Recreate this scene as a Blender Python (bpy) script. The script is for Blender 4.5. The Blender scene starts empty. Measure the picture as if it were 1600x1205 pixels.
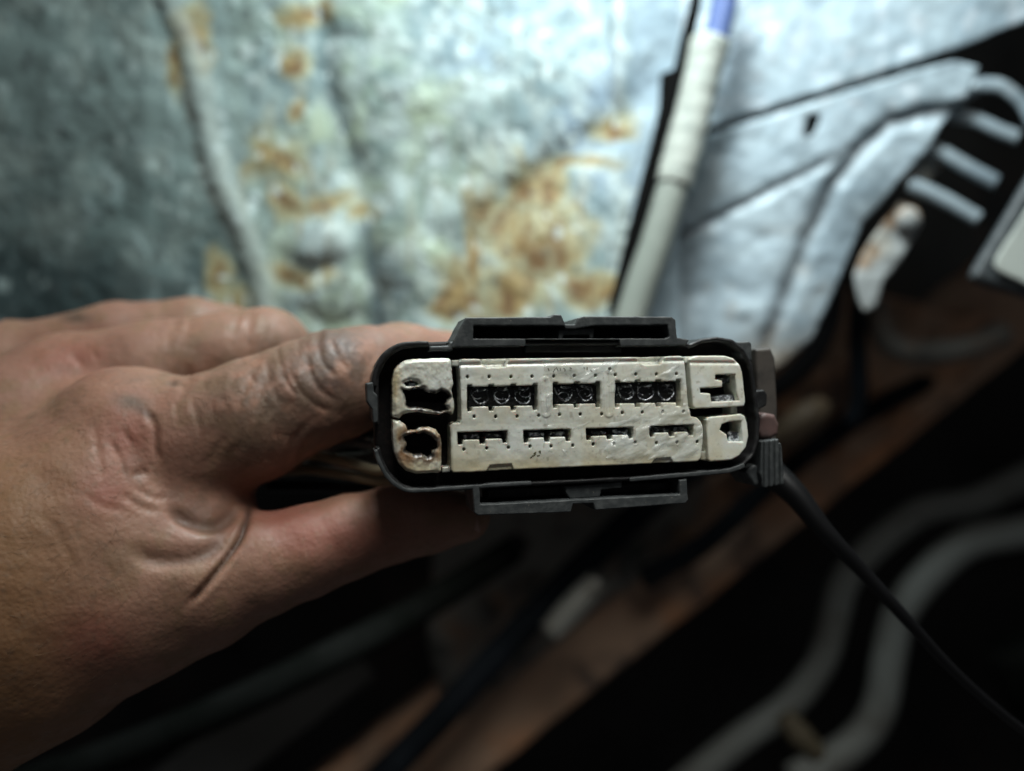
import bpy, bmesh, math, random
import numpy as np
from mathutils import Vector

# ------------------------------------------------------------------ camera, world, lamps, exposure
S = 0.001                       # everything below is modelled in millimetres
D = 135.0                       # camera to connector face, mm
sc = bpy.context.scene
COL = sc.collection
cam_d = bpy.data.cameras.new('camera')
cam = bpy.data.objects.new('camera', cam_d); COL.objects.link(cam)
cam.location = (0, -D*S, 0); cam.rotation_euler = (math.radians(90), 0, 0)
cam_d.sensor_width = 36.0
cam_d.lens = 36.0*D/160.0
cam_d.clip_start = 0.005; cam_d.clip_end = 20
cam_d.dof.use_dof = True
cam_d.dof.focus_distance = D*S
cam_d.dof.aperture_fstop = cam_d.lens/4.1
cam_d.dof.aperture_blades = 0
sc.camera = cam

world = bpy.data.worlds.new('World'); sc.world = world; world.use_nodes = True
bg = world.node_tree.nodes['Background']
bg.inputs[0].default_value = (0.95, 0.97, 1.0, 1); bg.inputs[1].default_value = 0.046

def lamp(name, loc, aim, watts, size, color, spread=180):
    d = bpy.data.lights.new(name, 'AREA'); d.shape = 'DISK'; d.size = size*S
    d.energy = watts; d.color = color; d.spread = math.radians(spread)
    o = bpy.data.objects.new(name, d); COL.objects.link(o)
    o.location = Vector(loc)*S
    o.rotation_euler = (Vector(aim)-Vector(loc)).to_track_quat('-Z', 'Y').to_euler()
    return o
# the work lamp hooked above the bay, between the panel and the hand
lamp('work_lamp', (36, 38, 255), (24, 150, 60), 0.98, 55, (0.87, 0.98, 0.99))
# added fill lamp above the camera, beam narrowed to favour the connector
lamp('front_fill', (50, -112, 265), (46, 5, -2), 0.185, 175, (0.99, 1.0, 0.95), 64)

sc.view_settings.view_transform = 'Standard'; sc.view_settings.look = 'None'
sc.view_settings.exposure = 0.0; sc.view_settings.gamma = 1.0
sc.cycles.use_denoising = True
sc.cycles.max_bounces = 6
rng = np.random.RandomState(7)

# ------------------------------------------------------------------ maths helpers
def P(px, py, Y):
    """photo pixel (1600 wide) at depth Y mm behind the connector face -> mm"""
    k = (D+Y)/D*0.1
    return np.array([(px-800)*k, Y, (602.5-py)*k])
def PP(pts):
    return np.array([P(*p) for p in pts])

_perm = np.random.RandomState(3).rand(64, 64, 64).astype(np.float32)
def vnoise(x, y, z):
    x = np.asarray(x, np.float64); y = np.broadcast_to(np.asarray(y, np.float64), x.shape); z = np.broadcast_to(np.asarray(z, np.float64), x.shape)
    xi = np.floor(x).astype(int); yi = np.floor(y).astype(int); zi = np.floor(z).astype(int)
    fx, fy, fz = x-xi, y-yi, z-zi
    fx = fx*fx*(3-2*fx); fy = fy*fy*(3-2*fy); fz = fz*fz*(3-2*fz)
    def g(a, b, c): return _perm[(xi+a) & 63, (yi+b) & 63, (zi+c) & 63]
    r = 0
    for a in (0, 1):
        for b in (0, 1):
            for c in (0, 1):
                r = r + g(a, b, c)*(fx if a else 1-fx)*(fy if b else 1-fy)*(fz if c else 1-fz)
    return r
def fbm(x, y, z=0.0, o=4):
    s, a, t = 0, 0.5, 0
    for i in range(o):
        s = s+a*vnoise(np.asarray(x)*2**i+i*7.3, np.asarray(y)*2**i+i*3.1, np.asarray(z)*2**i+i*5.7); t += a; a *= .5
    return s/t
def sstep(a, b, x):
    t = np.clip((x-a)/(b-a), 0, 1); return t*t*(3-2*t)
def seg_dist(x, y, pts):
    """distance to polyline and arc parameter 0..1"""
    best = np.full(x.shape, 1e9); par = np.zeros(x.shape); n = len(pts)-1
    for i in range(n):
        ax, ay = pts[i]; bx, by = pts[i+1]
        dx, dy = bx-ax, by-ay; L = dx*dx+dy*dy+1e-12
        t = np.clip(((x-ax)*dx+(y-ay)*dy)/L, 0, 1)
        d = np.hypot(x-ax-t*dx, y-ay-t*dy)
        m = d < best; best = np.where(m, d, best); par = np.where(m, (i+t)/n, par)
    return best, par
def poly_sdf(x, y, pts):
    pts = np.asarray(pts, float); n = len(pts)
    d = np.full(x.shape, 1e9); ins = np.zeros(x.shape, bool)
    for i in range(n):
        ax, ay = pts[i]; bx, by = pts[(i+1) % n]
        dx, dy = bx-ax, by-ay; L = dx*dx+dy*dy+1e-12
        t = np.clip(((x-ax)*dx+(y-ay)*dy)/L, 0, 1)
        d = np.minimum(d, np.hypot(x-ax-t*dx, y-ay-t*dy))
        c = ((ay > y) != (by > y))
        with np.errstate(divide='ignore', invalid='ignore'):
            xi = (bx-ax)*(y-ay)/(by-ay if by != ay else 1e-9)+ax
        ins ^= c & (x < xi)
    return np.where(ins, -d, d)
def smin(a, b, k):
    h = np.clip(0.5+0.5*(b-a)/k, 0, 1)
    return b*(1-h)+a*h-k*h*(1-h)

def surface_nets(F, o, h):
    """F<0 inside; o origin (3), h spacing (3) -> verts, quads"""
    s = F < 0
    nx, ny, nz = [n-1 for n in F.shape]
    cnt = np.zeros((nx, ny, nz), np.int8); 
    for a in (0, 1):
        for b in (0, 1):
            for c in (0, 1): cnt += s[a:a+nx, b:b+ny, c:c+nz]
    cells = np.argwhere((cnt > 0) & (cnt < 8)); I, J, K = cells.T
    acc = np.zeros((len(cells), 3)); num = np.zeros(len(cells))
    cor = [(a, b, c) for a in (0, 1) for b in (0, 1) for c in (0, 1)]
    for p in cor:
        for ax in range(3):
            if p[ax]: continue
            q = list(p); q[ax] = 1
            f0 = F[I+p[0], J+p[1], K+p[2]]; f1 = F[I+q[0], J+q[1], K+q[2]]
            m = (f0 < 0) != (f1 < 0)
            t = np.where(m, f0/np.where(m, f0-f1, 1), 0)
            for e in range(3):
                acc[:, e] += np.where(m, p[e]+(t if e == ax else 0), 0)
            num += m
    V = (cells+acc/num[:, None])*np.asarray(h)+np.asarray(o)
    idx = np.full((nx, ny, nz), -1, np.int64); idx[I, J, K] = np.arange(len(cells))
    Q = []
    for ax in range(3):
        b, c = (ax+1) % 3, (ax+2) % 3
        sl0 = [slice(None)]*3; sl1 = [slice(None)]*3
        sl0[ax] = slice(0, -1); sl1[ax] = slice(1, None)
        for e in (b, c): sl0[e] = slice(1, -1); sl1[e] = slice(1, -1)
        s0 = s[tuple(sl0)]; s1 = s[tuple(sl1)]
        E = np.argwhere(s0 != s1)
        if not len(E): continue
        flip = s0[tuple(E.T)]
        E = E.copy(); E[:, b] += 1; E[:, c] += 1
        def cell(db, dc):
            q = E.copy(); q[:, b] -= db; q[:, c] -= dc
            return idx[q[:, 0], q[:, 1], q[:, 2]]
        q = np.stack([cell(1, 1), cell(0, 1), cell(0, 0), cell(1, 0)], 1)
        q[~flip] = q[~flip][:, ::-1]
        Q.append(q)
    return V, np.concatenate(Q)

# ------------------------------------------------------------------ object helpers
def link(name, me, mat, parent=None, smooth=True):
    o = bpy.data.objects.new(name, me); COL.objects.link(o)
    if mat: me.materials.append(mat)
    if smooth: me.polygons.foreach_set('use_smooth', np.ones(len(me.polygons), bool))
    if parent: o.parent = parent
    return o
def np_mesh(name, V, F, mat, parent=None, origin=(0, 0, 0), colors=None, smooth=True):
    V = (np.asarray(V, float)-np.asarray(origin))*S
    F = np.asarray(F)
    me = bpy.data.meshes.new(name)
    n, k = F.shape
    me.vertices.add(len(V)); me.vertices.foreach_set('co', V.astype(np.float32).ravel())
    me.loops.add(n*k); me.loops.foreach_set('vertex_index', F.astype(np.int32).ravel())
    me.polygons.add(n); me.polygons.foreach_set('loop_start', np.arange(0, n*k, k, dtype=np.int32))
    me.update(calc_edges=True); me.validate()
    if colors is not None:
        for nm, c in colors.items():
            a = me.color_attributes.new(nm, 'FLOAT_COLOR', 'POINT')
            c4 = np.ones((len(V), 4), np.float32); c4[:, :c.shape[1]] = c
            a.data.foreach_set('color', c4.ravel())
    o = link(name, me, mat, parent, smooth)
    if parent is None: o.location = np.asarray(origin)*S
    return o
def tag(o, label=None, cat=None, group=None, kind=None):
    if label: o['label'] = label
    if cat: o['category'] = cat
    if group: o['group'] = group
    if kind: o['kind'] = kind
    return o
def empty(name, loc):
    o = bpy.data.objects.new(name, None); COL.objects.link(o)
    o.empty_display_size = 0.005; o.location = np.asarray(loc)*S
    return o
def catmull(pts, n=8):
    pts = [np.asarray(p, float) for p in pts]
    out = []
    for i in range(len(pts)-1):
        p0 = pts[max(i-1, 0)]; p1 = pts[i]; p2 = pts[i+1]; p3 = pts[min(i+2, len(pts)-1)]
        for j in range(n):
            t = j/n
            out.append(0.5*((2*p1)+(-p0+p2)*t+(2*p0-5*p1+4*p2-p3)*t*t+(-p0+3*p1-3*p2+p3)*t**3))
    out.append(pts[-1]); return np.array(out)
def tube(pts, rad, n=8, seg=16, jitter=0.0, ridge=None):
    """spline tube with caps; pts (k,3) mm; rad scalar or list. -> V, quads"""
    r = np.full(len(pts), rad, float) if np.isscalar(rad) else np.asarray(rad, float)
    c = catmull([np.r_[p, q] for p, q in zip(pts, r)], n)
    ctr, rr = c[:, :3], c[:, 3].copy()
    if ridge: rr += ridge[0]*np.sin(np.arange(len(rr))*ridge[1])
    T = np.gradient(ctr, axis=0); T /= np.linalg.norm(T, axis=1)[:, None]
    up = np.array([0, 0, 1.0]) if abs(T[0, 2]) < .9 else np.array([0, 1.0, 0])
    V = []; a = np.arange(seg)*2*np.pi/seg
    nrm = np.cross(T[0], up); nrm /= np.linalg.norm(nrm)
    for i in range(len(ctr)):
        nrm = nrm-T[i]*nrm.dot(T[i]); nrm /= np.linalg.norm(nrm); bn = np.cross(T[i], nrm)
        q = rr[i]*(1+jitter*(fbm(np.cos(a)*1.5+i*.35, np.sin(a)*1.5, i*.3)-.5))[:, None]
        V.append(ctr[i]+q*(np.cos(a)[:, None]*nrm+np.sin(a)[:, None]*bn))
    V = np.concatenate(V); Fq = []
    m = len(ctr)
    i = np.repeat(np.arange(m-1), seg); j = np.tile(np.arange(seg), m-1); j2 = (j+1) % seg
    Fq = np.stack([i*seg+j, i*seg+j2, (i+1)*seg+j2, (i+1)*seg+j], 1)[:, ::-1]
    cap = []
    base = len(V)
    V = np.concatenate([V, [ctr[0]], [ctr[-1]]])
    for q in range(0, seg, 2):
        cap.append([q, (q+1) % seg, (q+2) % seg, base])
        e = (m-1)*seg
        cap.append([e+(q+2) % seg, e+(q+1) % seg, e+q, base+1])
    return V, np.concatenate([Fq, np.array(cap)])
def grid_faces(nu, nv):
    i = np.repeat(np.arange(nu-1), nv-1); j = np.tile(np.arange(nv-1), nu-1)
    return np.stack([i*nv+j, (i+1)*nv+j, (i+1)*nv+j+1, i*nv+j+1], 1)

# ------------------------------------------------------------------ materials
def mat(name, base=(.5, .5, .5), rough=.5, metal=0., attr=None, noise=None, bump=None, spec=.5, sss=0., rough_noise=None, coat=0., bump2=None, vor=None):
    """noise = (scale, detail, colour2, lo, hi); bump = (scale, strength, distance mm)"""
    m = bpy.data.materials.new(name); m.use_nodes = True
    nt = m.node_tree; N = nt.nodes; L = nt.links
    b = N['Principled BSDF']
    b.inputs['Roughness'].default_value = rough; b.inputs['Metallic'].default_value = metal
    b.inputs['Specular IOR Level'].default_value = spec
    b.inputs['Coat Weight'].default_value = coat; b.inputs['Coat Roughness'].default_value = .15
    tc = N.new('ShaderNodeTexCoord').outputs['Object']
    if attr:
        a = N.new('ShaderNodeVertexColor'); a.layer_name = attr; colr = a.outputs['Color']
    else:
        c = N.new('ShaderNodeRGB'); c.outputs[0].default_value = (*base, 1); colr = c.outputs[0]
    def ntex(scale, detail=4, rg=.6):
        t = N.new('ShaderNodeTexNoise'); t.inputs['Scale'].default_value = scale; t.inputs['Detail'].default_value = detail
        t.inputs['Roughness'].default_value = rg; L.new(tc, t.inputs['Vector']); return t.outputs['Fac']
    if noise:
        for (scale, detail, c2, lo, hi) in (noise if isinstance(noise, list) else [noise]):
            mr = N.new('ShaderNodeMapRange'); mr.interpolation_type = 'SMOOTHSTEP'
            mr.inputs['From Min'].default_value = lo; mr.inputs['From Max'].default_value = hi
            L.new(ntex(scale, detail), mr.inputs['Value'])
            mx = N.new('ShaderNodeMix'); mx.data_type = 'RGBA'
            L.new(mr.outputs[0], mx.inputs['Factor']); L.new(colr, mx.inputs['A']); mx.inputs['B'].default_value = (*c2, 1)
            colr = mx.outputs['Result']
    L.new(colr, b.inputs['Base Color'])
    if rough_noise:
        scale, lo, hi = rough_noise
        mr = N.new('ShaderNodeMapRange'); mr.inputs['From Min'].default_value = .3; mr.inputs['From Max'].default_value = .7
        mr.inputs['To Min'].default_value = lo; mr.inputs['To Max'].default_value = hi
        L.new(ntex(scale), mr.inputs['Value']); L.new(mr.outputs[0], b.inputs['Roughness'])
    prev = None
    for bp in (bump, bump2):
        if bp:
            bn = N.new('ShaderNodeBump'); bn.inputs['Strength'].default_value = bp[1]; bn.inputs['Distance'].default_value = bp[2]*S
            L.new(ntex(bp[0], 5), bn.inputs['Height'])
            if prev: L.new(prev, bn.inputs['Normal'])
            prev = bn.outputs[0]
    if vor:
        v = N.new('ShaderNodeTexVoronoi'); v.inputs['Scale'].default_value = vor[0]; L.new(tc, v.inputs['Vector'])
        v.feature = 'SMOOTH_F1'
        bn = N.new('ShaderNodeBump'); bn.inputs['Strength'].default_value = vor[1]; bn.inputs['Distance'].default_value = vor[2]*S
        L.new(v.outputs['Distance'], bn.inputs['Height'])
        if prev: L.new(prev, bn.inputs['Normal'])
        prev = bn.outputs[0]
    if prev: L.new(prev, b.inputs['Normal'])
    if sss:
        b.inputs['Subsurface Weight'].default_value = sss
        b.inputs['Subsurface Radius'].default_value = (1.0, .35, .18)
        b.inputs['Subsurface Scale'].default_value = 1.6*S
    return m

M_panel = mat('flaking_galvanised_metal', attr='Col', rough=.55, metal=0., spec=.35, rough_noise=(90, .42, .8),
              bump=(300, .22, .5))
M_bracket = mat('dull_zinc_plate', (.52, .57, .63), .5, .15, spec=.5, rough_noise=(60, .35, .65),
                noise=[(55, 5, (.27, .31, .35), .42, .66), (120, 6, (.60, .63, .63), .55, .72), (30, 5, (.33, .24, .14), .68, .8)], bump=(500, .35, .3))
M_black = mat('black_nylon', (.010, .010, .011), .5, spec=.35, noise=[(500, 5, (.028, .03, .03), .5, .72), (1600, 3, (.13, .12, .10), .70, .76)],
              bump=(1500, .45, .15), rough_noise=(400, .35, .7))
M_blackgrey = mat('worn_black_nylon', (.036, .041, .043), .55, spec=.4, noise=[(700, 5, (.068, .074, .075), .4, .7), (1900, 3, (.24, .22, .18), .69, .76)],
                  bump=(1500, .5, .15), rough_noise=(400, .4, .7))
M_rubber = mat('black_seal_rubber', (.006, .005, .005), .6, spec=.25, noise=(900, 4, (.02, .012, .011), .5, .75), bump=(1200, .4, .15))
M_insert = mat('aged_white_nylon', attr='Col', rough=.38, spec=.5, sss=.12, coat=.35, bump=(1400, .12, .06), bump2=(320, .10, .15), rough_noise=(350, .2, .42))
M_term = mat('dark_tinned_terminal', (.06, .065, .08), .33, .5, spec=.8, noise=(1300, 4, (.75, .78, .85), .48, .58), bump=(2200, .8, .12))  # pale noise paints glints into the dark metal
M_carrier = mat('black_glint_carrier', (.006, .007, .010), .3, spec=.6, noise=(1700, 4, (.34, .37, .42), .60, .68), bump=(1800, .9, .25))  # black stands for slot shade; pale flecks paint metal sparkle
M_sideplate = mat('brown_grimy_plastic', (.06, .052, .045), .6, noise=(300, 4, (.03, .027, .024), .4, .7))
M_skin = mat('skin', attr='Col', rough=.55, spec=.34, sss=.12, rough_noise=(420, .42, .66), bump=(650, .42, .2), vor=(1300, .40, .16))
M_nail = mat('thumb_nail', (.36, .21, .17), .35, spec=.45)
M_strip = mat('black_trim', (.006, .006, .006), .9, spec=.05)
M_sleeve = mat('white_tape_sleeve', (.58, .62, .56), .55, noise=[(140, 5, (.42, .47, .43), .45, .7), (60, 4, (.70, .74, .66), .5, .7)], bump=(300, .4, .35))
M_tube = mat('grey_plastic_tube', (.33, .37, .33), .35, noise=(60, 4, (.44, .48, .43), .4, .7), spec=.4)
M_blue = mat('blue_plastic_tube', (.13, .19, .42), .4)
M_rust = mat('rusty_dirty_steel', (.40, .26, .175), .8, noise=[(18, 6, (.50, .23, .11), .44, .66), (24, 6, (.11, .08, .065), .50, .64)], bump=(90, .6, 1.5))
M_dirty = mat('dirty_grey_steel', (.17, .16, .14), .7, noise=[(25, 6, (.24, .13, .07), .5, .7), (40, 5, (.05, .05, .045), .48, .66)], bump=(120, .5, 1.0))
M_hose = mat('navy_rubber_hose', (.008, .010, .0125), .85, spec=.04, noise=(50, 4, (.014, .017, .021), .4, .7))
M_pipe = mat('grey_metal_pipe', (.22, .232, .215), .6, .0, noise=(30, 5, (.13, .125, .11), .45, .7), bump=(150, .3, .6))
M_cable = mat('black_cable', (.003, .003, .0035), .42, spec=.3)
M_ferrule = mat('grey_ferrule', (.30, .30, .27), .45, .4, noise=(80, 4, (.16, .15, .13), .45, .7))
M_bay = mat('grimy_bay', (.010, .009, .008), .9, noise=[(7, 6, (.032, .018, .011), .5, .72), (14, 5, (.004, .004, .004), .45, .65)], bump=(30, .6, 4))
M_box = mat('dark_grey_plastic', (.045, .055, .06), .5, noise=(80, 4, (.07, .08, .085), .4, .7))
M_label = mat('white_label', (.60, .65, .60), .5, noise=(60, 4, (.42, .46, .44), .5, .75))
M_tan = mat('tan_plastic', (.15, .105, .06), .6, noise=(60, 4, (.09, .06, .035), .4, .7))
M_pink = mat('dull_pink_rubber', (.10, .058, .052), .6, noise=(300, 4, (.07, .045, .042), .4, .7))
M_wire_tan = mat('tan_wire', (.22, .18, .11), .5)
M_wire_grey = mat('grey_wire', (.10, .10, .095), .5)

def grease_mat():
    m = bpy.data.materials.new('clear_grease'); m.use_nodes = True
    nt = m.node_tree; N = nt.nodes; L = nt.links
    b = N['Principled BSDF']; b.inputs['Base Color'].default_value = (.72, .76, .74, 1)
    b.inputs['Roughness'].default_value = .16; b.inputs['Specular IOR Level'].default_value = .7
    b.inputs['Alpha'].default_value = .27
    tc = N.new('ShaderNodeTexCoord'); t = N.new('ShaderNodeTexNoise'); t.inputs['Scale'].default_value = 500; t.inputs['Detail'].default_value = 2
    L.new(tc.outputs['Object'], t.inputs['Vector'])
    bn = N.new('ShaderNodeBump'); bn.inputs['Strength'].default_value = .6; bn.inputs['Distance'].default_value = .3*S
    L.new(t.outputs['Fac'], bn.inputs['Height']); L.new(bn.outputs[0], b.inputs['Normal'])
    return m
M_grease = grease_mat()

# ------------------------------------------------------------------ setting: the dark bottom of the bay
def bay():
    nu, nv = 90, 70
    px, py = np.meshgrid(np.linspace(-900, 2500, nu), np.linspace(-500, 1900, nv), indexing='ij')
    Y = 470+60*(fbm(px/260, py/260)-.5)+50*(fbm(px/90+5, py/90)-.5)
    k = (D+Y)/D*.1
    V = np.stack([(px-800)*k, Y, (602.5-py)*k], -1).reshape(-1, 3)
    o = np_mesh('bay_floor', V, grid_faces(nu, nv), M_bay)
    tag(o, 'dark grimy depths of the engine bay', None, kind='structure')
bay()

# ------------------------------------------------------------------ flaking panel behind the hand
SEAM = [(150, -440), (215, -190), (252, 0), (282, 70), (302, 135), (312, 200), (335, 285), (372, 370), (398, 440), (408, 520), (412, 640)]
def panel():
    xs = np.arange(-550, 1060, 3.0); ys = np.arange(-440, 640, 3.0)
    px, py = np.meshgrid(xs, ys, indexing='ij')
    f = lambda s, z=0, o=5: fbm(px/s, py/s, z, o)
    wx = px+26*(f(70, 1)-.5)*2; wy = py+26*(f(70, 2)-.5)*2        # warped coordinates
    sx = np.interp(py, [p[1] for p in SEAM], [p[0] for p in SEAM])+4*(f(40, 9)-.5)*2
    ds = px-sx                                                    # + to the right of the raised seam
    # relief (mm towards the camera)
    h = np.zeros_like(px)
    h += .7*sstep(-14, 4, ds)                                    # right-hand sheet laps over the left one
    h += .8*np.exp(-((ds-16)/18)**2)                             # folded edge
    gl = np.interp(py, [-200, 0, 150, 300, 480, 900], [500, 500, 520, 565, 592, 600])
    h -= 2.2*np.exp(-((px-gl+12*(f(60, 4)-.5)*2)/26)**2)          # valley down the middle
    h += 2.0*np.exp(-(((px-495)/46)**2+((py-378)/32)**2)**2)      # round embossed nubs
    h += 1.6*np.exp(-(((px-528)/50)**2+((py-462)/34)**2)**2)
    dd, _ = seg_dist(px, py, [(735, 520), (735, 400), (800, 310), (900, 235), (985, 165)])
    h -= 2.2*np.exp(-(dd/45)**2)                                  # rusty drain channel
    dd2, _ = seg_dist(px, py, [(700, 330), (800, 262), (960, 160)])
    h += .8*np.exp(-(dd2/26)**2)
    h += 2.2*np.exp(-((px-968)/12)**2)*sstep(190, 120, py)        # vertical fold line
    h += .5*(f(40, 3)-.5)*2+.15*(f(15, 6)-.5)*2+2.4*(f(130, 8)-.5)*2
    fl = sstep(.54, .68, fbm(wx/16, wy/28, 12.5, 4)); h += .18*fl # flaking paint left standing
    lump = sstep(.62, .76, fbm(px/9, py/15, 22.5, 3)); h += .25*lump
    Y = 134-(px-500)*.012+np.maximum(0, px-970)*.10-h
    Y += np.maximum(0, 230-px)*.045                               # left sheet turns away
    Y += np.maximum(0, py-560)*.10
    k = (D+Y)/D*.1
    V = np.stack([(px-800)*k, Y, (602.5-py)*k], -1)
    # panel colour, with some light and shade painted in
    C = np.zeros(px.shape+(3,))
    def lay(c, m):
        C[:] = C*(1-m[..., None])+np.array(c)*m[..., None]
    lay((.36, .43, .42), np.ones_like(px))
    lay((.40, .49, .60), sstep(560, 800, wx)*sstep(460, 200, wy-.2*(wx-800)))  # blue reflected light painted over the right top
    c1 = fbm(wx/120, wy/120, 31, 5); c2 = fbm(wx/55, wy/65, 35, 5); c3 = fbm(wx/26, wy/36, 37, 4)
    lay((.29, .36, .35), sstep(.36, .62, c1)*.7)
    lay((.56, .62, .47), sstep(.42, .58, f(85, 41))*sstep(340, 480, wx)*sstep(860, 620, wx)*.95)
    lay((.62, .66, .40), np.exp(-((wx-690)/105)**2-((wy-290)/75)**2)*.8)
    lay((.52, .60, .43), np.exp(-((wx-580)/60)**2-((wy-130)/120)**2)*.75)
    lay((.23, .30, .325), sstep(.40, .68, c2)*sstep(330, 480, wx)*.7)
    lay((.64, .70, .70), sstep(.44, .66, c3)*sstep(340, 560, wx)*.6)
    lay((.28, .335, .32), sstep(8, -40, ds)*.85)  # left sheet darker: dirt plus part of the light falloff, painted in
    lay((.42, .47, .44), sstep(8, -10, ds)*sstep(.44, .58, f(42, 51))*.8)
    lay((.12, .165, .16), sstep(5, -25, ds)*sstep(.40, .66, f(80, 55))*sstep(160, 400, wy)*.7)
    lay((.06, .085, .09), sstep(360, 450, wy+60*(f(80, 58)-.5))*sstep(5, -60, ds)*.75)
    
    lay((.10, .135, .15), np.exp(-((px-gl)/20)**2)*sstep(.30, .50, f(50, 3))*.9*sstep(40, 160, py))
    lay((.13, .16, .17), np.exp(-((px-610)/60)**2-((py-470)/60)**2)*.6)
    lay((.76, .80, .76), fl*sstep(.42, .58, f(45, 61))*.5*sstep(-20, 60, ds))
    lay((.46, .53, .53), fl*.5*sstep(20, -20, ds)*sstep(.42, .6, f(60, 63)))
    lay((.84, .88, .88), lump*.4*sstep(150, 500, wx))
    lay((.62, .67, .66), np.exp(-((px-495)/34)**2-((py-372)/24)**2)*.75)
    lay((.13, .13, .12), sstep(.69, .76, fbm(wx/11, wy/11, 71, 3))*.6)
    lay((.70, .74, .74), np.exp(-((px-966)/7)**2)*sstep(200, 140, py)*.7)  # highlight along the fold painted as a pale line
    lay((.42, .49, .57), sstep(975, 985, px)*.8)  # blue light on the face beyond the fold, put into the colour
    # rust, with shapes of its own
    blobs = [(437, 248, 34, 30), (452, 322, 24, 24), (515, 318, 30, 16), (466, 180, 13, 14), (300, 45, 20, 34), (318, 85, 16, 26), (415, 235, 18, 40),
             (280, 115, 9, 40), (470, 20, 34, 22), (462, 110, 20, 20), (835, 296, 45, 34), (800, 352, 46, 52), (868, 396, 44, 56), (742, 420, 14, 70),
             (712, 455, 30, 40), (810, 455, 50, 40), (890, 258, 46, 13), (955, 195, 22, 15), (925, 445, 50, 26), (348, 440, 16, 26), (372, 466, 20, 16), (560, 335, 18, 14), (470, 440, 40, 16)]
    rm = np.zeros_like(px)
    for (x, y, a, b) in blobs:
        rm = np.maximum(rm, np.exp(-(((wx-x)/a)**2+((wy-y)/b)**2)*.8))
    rn = fbm(wx/30, wy/30, 81, 5)
    rust = sstep(.15, 1.05, rm*.95+(rn-.5)*1.7*(rm > .05)+(fbm(px/7, py/7, 83, 3)-.5)*.5*(rm > .1))
    halo = sstep(.05, .45, rm+(rn-.5)*.8*(rm > .03))
    lay((.58, .53, .33), halo*.8)
    run = sstep(.50, .66, fbm(px/9, py/75, 88, 4))*np.exp(-((wx-790)/150)**2-((wy-380)/130)**2)+sstep(.52, .66, fbm(px/8, py/60, 89, 4))*np.exp(-((wx-450)/70)**2-((wy-330)/120)**2)
    lay((.40, .27, .13), np.clip(run, 0, 1)*.7)
    lay((.43, .275, .115), rust*.9)
    lay((.20, .10, .05), rust*sstep(.44, .62, fbm(wx/16, wy/20, 91, 4))*.85)
    lay((.16, .11, .075), np.exp(-((ds+8)/9)**2)*sstep(60, 110, py)*(.15+.5*sstep(.40, .6, f(30, 95)))*sstep(420, 330, py))  # shadow line painted left of the seam strip
    lay((.10, .08, .065), sstep(520, 640, py)*.8)                  # dark brown towards the lower edge
    lay((.60, .62, .57), np.exp(-((ds-17)/17)**4)*(.5+.6*(f(30, 97)-.3)))
    sr = np.random.RandomState(21)
    for i in range(230):
        x, y = sr.uniform(-60, 1000), sr.uniform(-40, 500); a_, b_ = sr.uniform(3, 9), sr.uniform(4, 13)
        sl = (slice(int((x+550)/3)-12, int((x+550)/3)+13), slice(int((y+440)/3)-14, int((y+440)/3)+15))
        if px[sl].size == 0: continue
        e = ((px[sl]-x)/a_)**2+((py[sl]-y)/b_)**2+(fbm(px[sl]/5, py[sl]/5, i, 2)-.5)*1.6
        m = sstep(1.1, .5, e)[..., None]*(.75 if i % 3 else .6)
        cc = np.array((.82, .87, .86)) if i % 3 else np.array((.12, .13, .13))  # pale flakes double as painted highlight dabs; every third is dark
        if x < 330 and i % 3: cc = np.array((.55, .61, .59))
        C[sl] = C[sl]*(1-m)+cc*m
    C *= (.92+.18*fbm(px/9, py/9, 3, 3))[..., None]*np.array((.94, 1.03, 1.02))
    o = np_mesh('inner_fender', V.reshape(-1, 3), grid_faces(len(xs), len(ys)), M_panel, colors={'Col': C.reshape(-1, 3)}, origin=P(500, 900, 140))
    sm = o.modifiers.new('sheet', 'SOLIDIFY'); sm.thickness = 1.2*S; sm.offset = -1 
    tag(o, 'flaking grey metal panel with orange rust patches, behind the hand', 'metal panel')
panel()

# ------------------------------------------------------------------ generic curved plate cut from an outline
def plate(name, outline, Yf, thick, step, mat_, parent=None, holes=(), pad=30, origin=None, col=None):
    """sheet following depth Yf(px,py), cut to an outline given as photo pixels at that depth"""
    o_ = np.array(outline, float)
    x0, y0 = o_.min(0)-pad; x1, y1 = o_.max(0)+pad
    xs = np.arange(x0, x1+step, step); ys = np.arange(y0, y1+step, step)
    px, py = np.meshgrid(xs, ys, indexing='ij')
    sd = poly_sdf(px, py, outline)
    for hh in holes: sd = np.maximum(sd, -poly_sdf(px, py, hh))
    sd = sd+step*.6*(fbm(px/(step*5), py/(step*5), 2, 2)-.5)
    Y = Yf(px, py)
    ks = .1*(D+Y.mean())/D
    wn = np.arange(-3, 4)*thick/3.0
    F = np.zeros(px.shape+(7,))
    for i, w in enumerate(wn):
        F[..., i] = np.maximum(sd*ks, abs(w)-thick/2)
    V, Q = surface_nets(F, (0, 0, -3), (1, 1, 1))
    gx = np.interp(V[:, 0], np.arange(len(xs)), xs); gy = np.interp(V[:, 1], np.arange(len(ys)), ys)
    Yv = Yf(gx, gy)+V[:, 2]*thick/3.0
    k = (D+Yv)/D*.1
    W = np.stack([(gx-800)*k, Yv, (602.5-gy)*k], 1)
    org = origin if origin is not None else W.mean(0)
    return np_mesh(name, W, Q, mat_, parent, origin=org, colors={'Col': col(gx, gy)} if col else None)

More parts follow.
